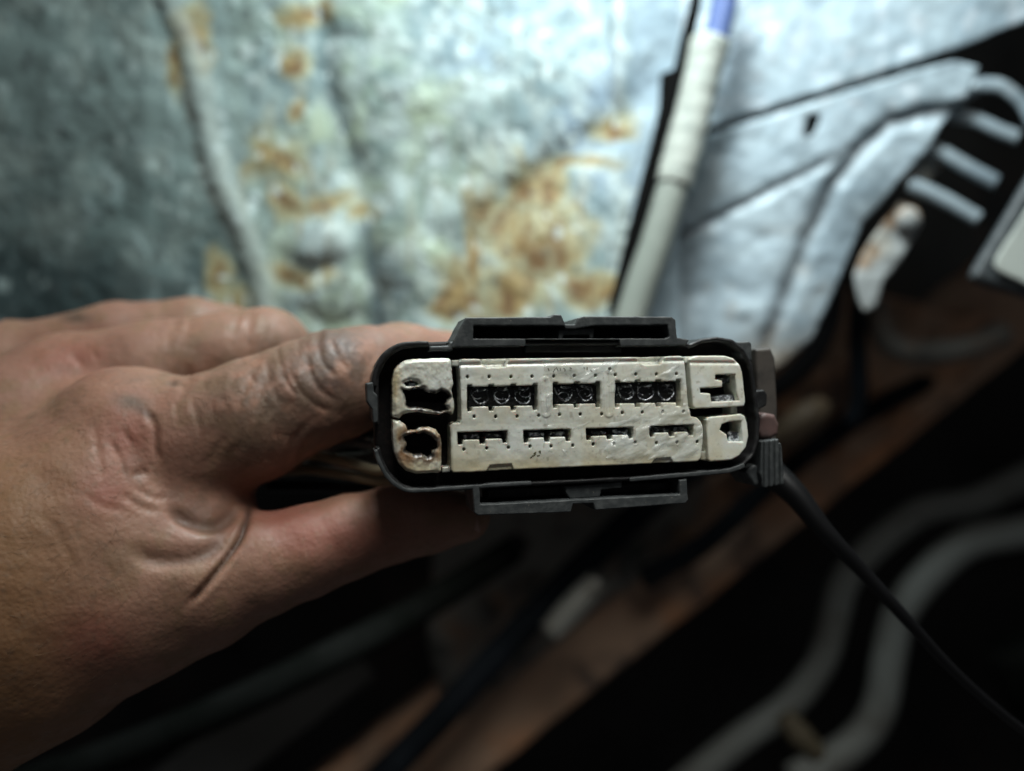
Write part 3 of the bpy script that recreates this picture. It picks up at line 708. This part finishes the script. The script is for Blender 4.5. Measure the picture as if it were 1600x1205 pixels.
def main_top(u, v, sd):
    t = .05*(fbm(u/2, v/2, 5)-.5)*2+.04*(fbm(u/.9, v/.9, 15)-.5)*2
    # raised border strips and the sunken shelf between
    for r in ridge_uv[1:3]:
        d, _ = seg_dist(u, v, r); t = t+.10*sstep(.9, .6, d)-.12*np.exp(-(d/.12)**2)
    pv = U([(890, 567), (890, 592), (890, 655), (890, 690), (890, 730)])[:, 1]
    vv = v-.025*(u-pv[0]*0)
    t = t-.28*np.exp(-((vv-pv[0])/.28)**2)                      # step line below the upper edge
    t = t-.18*sstep(pv[2]-.2, pv[2]-.5, vv)*sstep(pv[3]-1.0, pv[3]+.2, vv)*0
    for q in RECESS: t = t-(1.0 if q[:, 1].mean() > 0 else .4)*sstep(.15, -.12, poly_sdf(u, v, q)+.12*(fbm(u/.5, v/.5, 3)-.5))
    for i in range(len(dots_uv)):
        t = t-.75*sstep(.27, .14, np.hypot((u-dots_uv[i, 0])*1.15, (v-dots_uv[i, 1])*.9))
    return t
RECESS = [U(q) for q in ([(748, 555), (753, 569), (760, 574), (788, 573), (797, 555)], [(990, 550), (998, 566), (1006, 570), (1030, 569), (1041, 550)], [(755, 745), (765, 727), (798, 725), (805, 742)], [(1012, 732), (1022, 717), (1045, 715), (1055, 730)])]
def colM(u, v, w):
    C = insert_col(u, v, w, 0, 9.)
    C = C*(1-.15*sstep(.52, .62, fbm(u/6, v/1.2, 61))[:, None])
    dw = np.full(len(u), 9.)
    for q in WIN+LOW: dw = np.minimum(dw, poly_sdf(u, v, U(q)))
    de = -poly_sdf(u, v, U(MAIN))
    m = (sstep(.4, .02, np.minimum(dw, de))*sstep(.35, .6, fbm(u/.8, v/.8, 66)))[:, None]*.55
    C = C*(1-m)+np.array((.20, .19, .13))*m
    d = np.min(np.hypot(u[:, None]-dots_uv[None, :, 0], v[:, None]-dots_uv[None, :, 1]), 1)
    m = sstep(.34, .16, d)[:, None]*.75
    C = C*(1-m)+np.array((.17, .17, .11))*m
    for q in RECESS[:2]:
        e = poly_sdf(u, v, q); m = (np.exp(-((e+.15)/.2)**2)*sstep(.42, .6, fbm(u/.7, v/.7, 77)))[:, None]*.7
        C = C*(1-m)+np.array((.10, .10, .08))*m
    return C
main_ins = ext('main_insert', MAIN, WB, .5, M_insert, holes=WIN+LOW, h=.1, hw=.2, rnd=.18, rag=.05, rags=.8, colors=colM, top=main_top)
si0 = ext('side_insert', [(1078, 562), (1081, 558), (1090, 556), (1133, 556), (1146, 560), (1155, 568), (1160, 582), (1162, 600), (1165, 628), (1163, 635), (1086, 639), (1083, 635), (1079, 590)],
    WB, .5, M_insert, holes=[[(1094, 607), (1129, 605), (1129, 595), (1118, 593), (1118, 586), (1149, 585), (1151, 612), (1155, 626), (1112, 628), (1110, 615), (1095, 614)]], h=.1, hw=.2, rnd=.22, rag=.05, colors=lambda u, v, w: insert_col(u, v, w, 0, 5.),
    top=lambda u, v, sd: flat(u, v, sd)-.25*np.exp(-((v-U([(1110, 567)])[0, 1])/.25)**2))
si1 = ext('side_insert', [(1104, 656), (1107, 652), (1158, 647), (1164, 650), (1168, 662), (1170, 682), (1166, 699), (1156, 712), (1143, 719), (1110, 722), (1107, 719)],
    WB, .4, M_insert, holes=[[(1128, 663), (1140, 659), (1158, 658), (1160, 690), (1138, 690), (1136, 679), (1125, 672)]], h=.1, hw=.2, rnd=.22, rag=.06, colors=lambda u, v, w: insert_col(u, v, w, 0, 6.), top=flat)
bi0['label'] = 'upper burnt insert with a ragged charred hole'; bi1['label'] = 'lower burnt insert browned around its round hole'
ext('plastic_plug', [(1091, 616), (1108, 614), (1112, 620), (1110, 628), (1093, 629), (1089, 623)], WB, .1, M_sleeve, h=.1, hw=.2, rnd=.5, parent=si0)

# ---- terminals inside the slots: one U-shaped spring contact per cavity
def uv_tube(pts, r, name, mat_, parent, seg=8, n=4):
    q = np.array(pts); V, F = tube(UVW(q[:, 0], q[:, 1], q[:, 2]), r, n, seg)
    return np_mesh(name, V, F, mat_, parent, origin=CO)
for (x0, y0, x1, y1, n) in ((730, 605, 840, 636, 4), (864, 601, 938, 632, 3), (961, 598, 1064, 631, 4)):
    e = np.linspace(x0+4, x1-4, n)
    cs = (e[:-1]+e[1:])/2
    for i, cx in enumerate(list(cs)+[x0+3]*0):
        cy = (y0+y1)/2-(cx-x0)*.02
        hw_ = (e[1]-e[0])*.36
        p = U([(cx-hw_, cy-9), (cx-hw_*.9, cy+4), (cx, cy+11), (cx+hw_*.9, cy+4), (cx+hw_, cy-9)])
        w_ = -.9+rng.uniform(-.4, .2)
        p = p+rng.normal(0, .12, p.shape)
        uv_tube(np.c_[p, [w_-.6, w_, w_+.1, w_, w_-.6]], .13, 'terminal', M_term, main_ins)
        c0 = U([(cx+rng.uniform(-4, 4), cy+rng.uniform(-5, 3))])[0]; an = np.linspace(0, rng.uniform(2, 4.5), 8)+rng.uniform(0, 6); rr_ = rng.uniform(.5, 1.0)
        uv_tube(np.c_[c0[0]+rr_*np.cos(an)*1.2, c0[1]+rr_*np.sin(an)*.8, w_+.15+.15*np.sin(an*1.7)], .09, 'terminal', M_term, main_ins)  # loose arc scribbled in as a metal glint
        p = U([(cx-hw_*.5, cy-12), (cx+hw_*.2, cy-10), (cx+hw_*.8, cy-12)])
        uv_tube(np.c_[p, [w_-.2]*3], .2, 'terminal', M_term, main_ins)
    # black filler strip behind them, darkening the slots
    ext('terminal_carrier', [(x0+1, y0+2), (x1-1, y0), (x1-1, y1-2), (x0+1, y1)], WB, -1.7, M_carrier, h=.1, hw=.2, rnd=.1, rag=.45, rags=.6, parent=main_ins)
for (x0, y0, x1) in ((715, 677, 793), (818, 674, 892), (916, 671, 990), (1015, 667, 1084)):
    e = np.linspace(x0+4, x1-4, 3)
    for c in (e[:-1]+e[1:])/2:
        y = y0+3-(c-x0)*.035
        ext('terminal', [(c-13, y), (c+12, y-.5), (c+12, y+6), (c-12, y+7)], WB, -1.5, M_term, h=.14, hw=.3, rnd=.1, rag=.25, rags=.5, seed=c, parent=main_ins)
ext('terminal', [(1112, 619), (1153, 616), (1156, 627), (1112, 629)], WB, -1.0, M_term, h=.12, hw=.25, rnd=.1, rag=.25, rags=.5, parent=si0)
ext('terminal', [(1119, 592), (1150, 590), (1150, 598), (1120, 600)], WB, -1.8, M_term, h=.12, hw=.25, rnd=.1, rag=.2, rags=.5, parent=si0)
ext('terminal', [(1137, 676), (1160, 674), (1160, 690), (1139, 690)], WB, -.8, M_term, h=.12, hw=.25, rnd=.1, rag=.35, rags=.4, parent=si1)
ext('terminal', [(637, 597), (652, 599), (668, 602), (664, 607), (644, 608)], WB, -.5, M_term, h=.12, hw=.25, rnd=.1, rag=.3, rags=.4, parent=bi0)
ext('char', [(634, 625), (690, 628), (700, 640), (690, 652), (640, 648), (634, 640)], WB, -1.8, M_rubber, h=.12, hw=.25, rnd=.2, rag=.5, rags=.8, parent=bi0)

# moulded marks (worn, hardly legible) on the main insert
M_mark = mat('worn_mark', (.10, .095, .05), .7)
def strokes(name, segs, w=.10):
    Vs, Fs, b = [], [], 0
    for s in segs:
        q = U(s); V, F = tube(UVW(q[:, 0], q[:, 1], np.full(len(q), .47)), w, 3, 8)
        Vs.append(V); Fs.append(F+b); b += len(V)
    return np_mesh(name, np.concatenate(Vs), np.concatenate(Fs), M_mark, main_ins, origin=CO)
strokes('moulded_mark', [[(855, 575), (857, 580)], [(863, 582), (867, 575)], [(868, 574), (871, 580)], [(874, 575), (874.5, 579)], [(879, 575), (882, 578), (881, 580)], [(889, 574.5), (892, 576)], [(911, 574), (912, 576)], [(916, 574), (916, 578)], [(921, 578), (924, 581)]], .09)
strokes('moulded_mark', [[(828, 715), (832, 711)], [(833, 709), (836, 706), (835, 710), (832, 712)], [(841, 706), (843, 704), (843, 708)], [(838, 712), (842, 711)]], .11)

# ---- grease smears on the main insert
def grease():
    poly = U([(845, 560), (1066, 557), (1078, 640), (1098, 660), (1096, 716), (1000, 722), (880, 712), (846, 660), (850, 640)])
    lo, hi = poly.min(0), poly.max(0); h = .11
    us = np.arange(lo[0], hi[0], h); vs = np.arange(lo[1], hi[1], h)
    u, v = np.meshgrid(us, vs, indexing='ij')
    a = .45; s = u*math.cos(a)+v*math.sin(a); t = -u*math.sin(a)+v*math.cos(a)      # smear direction
    th = fbm(s/4.5, t/1.3, 2, 3)*.6+fbm(u/2.2, v/2.2, 6, 2)*.4
    bias = np.zeros_like(u)
    for (x, y, ax, ay, am) in ((1030, 700, 70, 26, .18), (1060, 655, 45, 22, .15), (960, 690, 40, 14, .12), (910, 588, 36, 12, .12), (980, 590, 40, 18, .12), (905, 660, 70, 14, .06), (1000, 640, 60, 10, .06)):
        c = U([(x, y)])[0]; bias += am*np.exp(-((u-c[0])/(ax*.1))**2-((v-c[1])/(ay*.1))**2)
    T = th+bias-.56
    for q in WIN+LOW: T = np.where(poly_sdf(u, v, U(q)) < .12, -1, T)
    T = np.where(poly_sdf(u, v, poly) > -.2, -1, T)
    T = np.where(poly_sdf(u, v, U(MAIN)) > -.25, -1, T)
    w = .5+np.maximum(main_top(u, v, None), -.3)+.03+np.clip(T, 0, .2)*2.0+.09*(fbm(s/1.6, t/.5, 9, 2)-.5)*2*sstep(0, .05, T)+.05*sstep(0, .05, T)
    k = T > 0
    F = grid_faces(*u.shape); kk = k.ravel()
    F = F[kk[F].all(1)]
    used = np.unique(F); mp = np.full(u.size, -1); mp[used] = np.arange(len(used))
    V = UVW(u.ravel()[used], v.ravel()[used], w.ravel()[used])
    o = np_mesh('grease_smear', V, mp[F], M_grease, main_ins, origin=CO); o['kind'] = 'stuff'
grease()

# ---- wires leaving the rear, and the black cable
for i, (pts, m) in enumerate((([(640, 705, 26), (600, 735, 27), (540, 722, 29), (480, 712, 33), (400, 730, 38), (300, 760, 40)], M_wire_tan), ([(650, 690, 28), (600, 700, 29), (550, 692, 31), (480, 700, 36), (380, 720, 40)], M_wire_grey),
                             ([(660, 715, 27), (610, 752, 28), (540, 742, 30), (470, 735, 34), (380, 748, 38)], M_wire_tan), ([(650, 670, 28), (600, 676, 30), (540, 680, 34), (450, 700, 40)], M_cable),
                             ([(660, 725, 28), (600, 765, 31), (520, 760, 34), (420, 760, 38)], M_cable), ([(640, 700, 32), (580, 715, 34), (500, 722, 39), (400, 745, 44)], M_wire_grey), ([(640, 680, 36), (560, 700, 40), (450, 740, 46)], M_cable))):
    tobj('wire', pts, 1.0 if i < 4 else 1.3, m, parent=con, seg=10)
tobj('cable', [(1120, 690, 30), (1190, 730, 27), (1240, 770, 24), (1290, 832, 22), (1350, 895, 22), (1420, 972, 22), (1480, 1038, 24), (1545, 1098, 26), (1620, 1156, 28), (1720, 1220, 30)], [2.8, 2.8, 2.3, 1.7, 1.3, 1.1, .95, .85, .85, .85], M_cable, parent=con, seg=14)

# ------------------------------------------------------------------ the hand
def hand():
    K = lambda px, py, Y, r: (P(px, py, Y), r)
    palm = [
        [K(-330, 1080, 10, 27), K(-150, 985, 14, 27), K(20, 900, 18, 24), K(150, 815, 22, 20), K(205, 700, 25, 14.5)],
        [K(-330, 1000, 30, 27), K(-100, 830, 34, 24), K(60, 690, 38, 18), K(110, 625, 42, 14)],
        [K(-330, 940, 48, 25), K(-120, 750, 54, 22), K(20, 600, 60, 14.5)],
        [K(-330, 920, 62, 22), K(-140, 720, 70, 20), K(-40, 590, 76, 13.5)],
        [K(-200, 1080, 14, 23), K(40, 985, 16, 19.5), K(190, 935, 17, 15.5), K(310, 908, 18, 11.8)],   # thenar
        [K(205, 720, 27, 14), K(250, 810, 24, 12), K(300, 870, 20, 10.5)],                              # web
        [K(110, 850, 22, 20), K(210, 830, 24, 15), K(310, 800, 24, 7.5), K(352, 796, 25, 4.5)],
    ]
    index = [K(205, 700, 25, 14.0), K(300, 696, 24, 12.4), K(400, 654, 24, 11.2), K(470, 622, 25, 10.3), K(522, 602, 27, 10.2), K(570, 588, 33, 9.6), K(625, 574, 42, 8.9), K(700, 578, 52, 8.0), K(770, 600, 58, 7.2), K(830, 630, 60, 6.2)]
    middle = [K(110, 625, 42, 13.5), K(230, 590, 44, 11.5), K(350, 562, 47, 10), K(415, 553, 50, 9.7), K(445, 572, 58, 9.0), K(500, 612, 68, 8.2), K(580, 655, 70, 7.6), K(650, 690, 62, 6.4)]
    ring = [K(20, 600, 60, 13), K(180, 543, 63, 10.2), K(300, 529, 67, 9.4), K(350, 538, 71, 9.2), K(400, 590, 80, 8.4), K(470, 650, 84, 7.4), K(540, 700, 76, 6.3)]
    little = [K(-40, 590, 76, 12), K(36, 552, 80, 9.0), K(60, 580, 86, 8.4), K(180, 640, 94, 7.4), K(280, 690, 94, 6.6), K(360, 730, 86, 5.6)]
    thumb = [K(190, 935, 17, 15.0), K(310, 908, 18, 11.8), K(400, 884, 19, 9.2), K(480, 861, 21, 8.0), K(545, 838, 23, 7.5), K(610, 820, 24, 6.9), K(670, 810, 24, 6.2), K(726, 808, 23, 4.7)]
    chains = [index, middle, ring, little, thumb]
    h = .85
    allp = np.array([q[0] for c in chains+palm for q in c])
    lo = np.array([P(-190, 0, 20)[0], -16, -90]); hi = np.array([allp[:, 0].max()+12, 112, 25])
    ax = [np.arange(l, u_, h) for l, u_ in zip(lo, hi)]
    X, Yg, Z = np.meshgrid(*ax, indexing='ij')
    X = X.astype(np.float32); Yg = Yg.astype(np.float32); Z = Z.astype(np.float32)
    def capsule(a, ra, b, rb):
        d = b-a; L = float(d@d)
        t = np.clip(((X-a[0])*d[0]+(Yg-a[1])*d[1]+(Z-a[2])*d[2])/L, 0, 1).astype(np.float32)
        return np.sqrt((X-a[0]-t*d[0])**2+(Yg-a[1]-t*d[1])**2+(Z-a[2]-t*d[2])**2)-(ra+(rb-ra)*t)
    def chain(c, k):
        f = None
        for (a, ra), (b, rb) in zip(c[:-1], c[1:]):
            g = capsule(a, ra, b, rb); f = g if f is None else smin(f, g, k)
        return f
    H = None
    for c in palm:
        g = chain(c, 3.0); H = g if H is None else smin(H, g, 7.0)
    for i, c in enumerate(chains):
        g = chain(c, 1.6)
        H = smin(H, g, (2.4, 1.2, 1.0, 1.0, 2.4)[i])
    V, Q = surface_nets(H, lo, (h, h, h))
    # open cut edge lies outside the frame
    me = bpy.data.meshes.new('tmp'); me.from_pydata(V.tolist(), [], Q.tolist()); me.update()
    bm = bmesh.new(); bm.from_mesh(me)
    for _ in range(3): bmesh.ops.smooth_vert(bm, verts=bm.verts, factor=.5, use_axis_x=True, use_axis_y=True, use_axis_z=True)
    bm.to_mesh(me); bm.free()
    ob = bpy.data.objects.new('tmp', me); COL.objects.link(ob)
    md = ob.modifiers.new('s', 'SUBSURF'); md.levels = 1; md.render_levels = 1
    dg = bpy.context.evaluated_depsgraph_get(); m2 = bpy.data.meshes.new_from_object(ob.evaluated_get(dg))
    bpy.data.objects.remove(ob); bpy.data.meshes.remove(me)
    n = len(m2.vertices); V = np.empty(n*3, np.float32); m2.vertices.foreach_get('co', V); V = V.reshape(-1, 3).astype(float)
    Nn = np.empty(n*3, np.float32); m2.vertices.foreach_get('normal', Nn); Nn = Nn.reshape(-1, 3).astype(float)
    F = np.empty(len(m2.loops), np.int32); m2.loops.foreach_get('vertex_index', F); F = F.reshape(-1, 4)
    bpy.data.meshes.remove(m2)
    k = D/(D+V[:, 1])*10
    px = 800+V[:, 0]*k; py = 602.5-V[:, 2]*k
    front = sstep(.15, -.25, Nn[:, 1])
    near = front*sstep(46, 40, V[:, 1])           # index / thumb side only
    disp = np.zeros(n)
    def crease(pts, w, dep, bulge=.35, mask=near):
        nonlocal disp
        p = [tuple(q[:2]) for q in catmull([(*q, 0) for q in pts], 5)]
        d, t = seg_dist(px, py, p)
        tap = sstep(0, .22, t)*sstep(1, .78, t)*.85+.15
        disp = disp-mask*tap*dep*.42*(np.exp(-(d/w)**2)-bulge*.25*np.exp(-((d-2.1*w)/(1.1*w))**2))
    # knuckle folds on the index finger's middle joint
    for q, w, dp in (([(432, 535), (438, 570), (450, 600), (470, 622)], 4, .55), ([(450, 570), (466, 605), (492, 632), (520, 645)], 4, .65), ([(478, 548), (486, 585), (505, 612), (530, 628)], 4, .6),
                     ([(496, 535), (505, 566), (525, 590)], 4, .5), ([(516, 530), (530, 560), (548, 580)], 4, .4), ([(464, 528), (468, 556)], 3.5, .35), ([(390, 585), (402, 602)], 4, .4),
                     ([(536, 528), (552, 560), (560, 600)], 5, .3), ([(415, 560), (425, 600), (440, 640)], 3.5, .25)): crease(q, w, dp)
    # base knuckle and web folds
    for q, w, dp in (([(228, 640), (240, 665), (243, 700), (250, 722)], 6, .9), ([(148, 662), (152, 700), (160, 752)], 6, .4), ([(172, 690), (186, 715), (198, 750)], 5, .55), ([(192, 670), (206, 694)], 5, .45), ([(205, 742), (232, 736)], 6, .7),
                     ([(298, 615), (306, 650), (314, 680)], 4, .35), ([(272, 625), (278, 668)], 4, .3), ([(330, 630), (336, 660)], 3.5, .25), ([(350, 620), (358, 655)], 3.5, .2),
                     ([(258, 790), (290, 812), (325, 822), (352, 812), (378, 790)], 13, 2.4), ([(195, 855), (245, 874), (295, 872), (335, 856), (365, 828)], 16, 2.0),
                     ([(392, 792), (376, 838), (350, 880), (318, 920), (292, 948)], 6.0, 2.2), ([(190, 768), (215, 790), (250, 800)], 6, .5), ([(130, 770), (160, 790), (200, 800)], 7, .35),
                     ([(210, 760), (240, 778), (262, 775)], 5, .45), ([(262, 596), (290, 603)], 6, .5), ([(60, 800), (95, 840), (120, 900)], 8, .25)): crease(q, w, dp)
    crease([(112, 555), (130, 572)], 6, .5, mask=front); crease([(145, 556), (155, 560)], 5, .3, mask=front)
    # soft lumps and pores
    disp += .4*(fbm(V[:, 0]/9, V[:, 1]/9, V[:, 2]/9, 3)-.5)*2+.07*(fbm(V[:, 0]/2.2, V[:, 1]/2.2, V[:, 2]/2.2, 3)-.5)*2
    # fine cross wrinkles along the index finger
    wv = np.sin((px*.9+py*.35+40*fbm(px/60, py/60, 3))/4.2)*sstep(.4, .65, fbm(px/35, py/35, 8))
    disp += .15*wv*near*sstep(240, 300, px)*sstep(640, 560, px)*sstep(760, 690, py)
    V2 = V+Nn*disp[:, None]
    # skin colour: tone, flush, grime and painted crease shade
    C = np.zeros((n, 3))
    def lay(c, m): C[:] = C*(1-m[:, None])+np.array(c)*m[:, None]
    def sp(x, y, a, b, rot=0):
        cs, sn = math.cos(rot), math.sin(rot); X_, Y_ = px-x, py-y
        return np.exp(-((X_*cs+Y_*sn)/a)**2-((-X_*sn+Y_*cs)/b)**2)
    n1 = fbm(V[:, 0]/11, V[:, 1]/11, V[:, 2]/11); n2 = fbm(V[:, 0]/3, V[:, 1]/3, V[:, 2]/3); n3 = fbm(V[:, 0]/1.0, V[:, 1]/1.0, V[:, 2]/1.0, 3)
    lay((.475, .275, .20), np.ones(n))
    lay((.43, .235, .18), sstep(.42, .62, n1)*.7)
    lay((.36, .235, .14), sstep(.5, .68, n2)*.5)
    lay((.37, .20, .095), sstep(260, 0, px)*sstep(600, 820, py)*.85)
    for a in ((200, 680, 55, 60), (165, 770, 45, 40), (110, 560, 70, 35), (150, 1000, 60, 50), (470, 830, 60, 40), (430, 800, 50, 30), (560, 840, 90, 40)): lay((.46, .165, .13), sp(*a)*.85*(.6+.8*(n2-.3)))
    lay((.14, .105, .09), sp(520, 575, 85, 70)*.9*sstep(.2, .55, n2))            # grime on the joint
    lay((.13, .105, .10), sp(530, 535, 34, 20, .3)*.75*sstep(.35, .55, n2)); lay((.13, .10, .10), sp(525, 600, 26, 12, .3)*.6)
    lay((.21, .165, .13), sp(400, 620, 110, 80)*.65*sstep(.25, .55, n2))
    lay((.17, .14, .11), sp(205, 628, 26, 12, .15)*.8); lay((.14, .10, .08), sp(228, 645, 20, 8, .5)*.7)
    lay((.10, .085, .07), sp(118, 497, 24, 9)*.8)  # dark gap between ring and little knuckles painted on
    lay((.15, .11, .09), sp(272, 598, 12, 5)*.7)
    lay((.25, .17, .12), sstep(.60, .72, n3)*.30); lay((.46, .31, .22), sstep(.62, .74, fbm(V[:, 0]/.8, V[:, 1]/.8+9, V[:, 2]/.8, 3))*.25)
    grm = sstep(.52, .68, fbm(V[:, 0]/4.5, V[:, 1]/4.5, V[:, 2]/4.5+40, 4)); lay((.19, .14, .11), grm*.5*(sp(330, 640, 170, 120)+.6*sp(250, 840, 120, 80)))
    dcr, tcr = seg_dist(px, py, [(392, 792), (376, 838), (350, 880), (318, 920), (292, 948)]); lay((.07, .04, .03), np.exp(-(dcr/(6-4*tcr))**2)*.85*near*sstep(1, .25, tcr))  # shade painted dark into the thumb-web crease
    crs = sstep(-.25, -.8, disp); lay((.15, .085, .06), crs*.6); C *= np.array((.57, .535, .50))                    # deep folds tinted darker brown
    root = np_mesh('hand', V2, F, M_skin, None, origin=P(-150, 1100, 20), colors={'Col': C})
    tag(root, 'left hand with grimy knuckles gripping the connector from the left', 'hand')
    # short fine hairs on the finger and the back of the hand
    hr = np.random.RandomState(11)
    okm = (near > .6) & (((px > 250) & (px < 470) & (py > 540) & (py < 720)) | ((px > -20) & (px < 190) & (py > 620) & (py < 1080)))
    ids = np.flatnonzero(okm); ids = hr.choice(ids, min(220, len(ids)), replace=False)
    HV, HF = [], []
    for i in ids:
        p = V2[i]; nn = Nn[i]; onf = px[i] > 230
        dr = np.array([.75, 0, -.65]) if onf else np.array([.45, 0, .35]); dr = dr+hr.normal(0, .22, 3); dr -= nn*dr.dot(nn); dr /= np.linalg.norm(dr)
        sd_ = np.cross(dr, nn); L0 = hr.uniform(2.2, 4.5); r0 = .024
        for j, t in enumerate((0, .35, .7, 1.0)):
            c = p+dr*L0*t+nn*(.15+.5*math.sin(t*2.6))*L0*.16-nn*.1
            q = r0*(1-.75*t)
            HV += [c+sd_*q, c-sd_*q*.5+nn*q*.8, c-sd_*q*.5-nn*q*.8]
        b0 = len(HV)-12
        for j in range(3):
            for e in range(3): HF.append([b0+j*3+e, b0+j*3+(e+1) % 3, b0+j*3+3+(e+1) % 3, b0+j*3+3+e])
    M_hair = mat('hair', (.24, .16, .10), .45)
    o = np_mesh('hair', np.array(HV), np.array(HF), M_hair, root, origin=np.array(root.location)/S); o['kind'] = 'stuff'
    # thumb nail, seen edge-on under the latch frame
    c = P(716, 835, 19.8); nu, nv = 12, 10; a, b = np.meshgrid(np.linspace(-1, 1, nu), np.linspace(-1, 1, nv), indexing='ij')
    T = np.array([.93, .1, .12]); T /= np.linalg.norm(T); B = np.array([0, .75, -.65]); B -= T*B.dot(T); B /= np.linalg.norm(B); Nv = np.cross(T, B)
    if Nv[1] > 0: Nv = -Nv
    L_ = 4.0*np.sqrt(1-.25*b**2)
    Vn = c+(a*L_)[..., None]*T+(b*2.6)[..., None]*B+(-(b**2)*1.9-(a**2)*.3)[..., None]*Nv
    Vn = Vn.reshape(-1, 3)
    o = np_mesh('nail', Vn, grid_faces(nu, nv), M_nail, root, origin=np.array(root.location)/S)
    sm = o.modifiers.new('thickness', 'SOLIDIFY'); sm.thickness = .6*S; sm.offset = 0
hand()
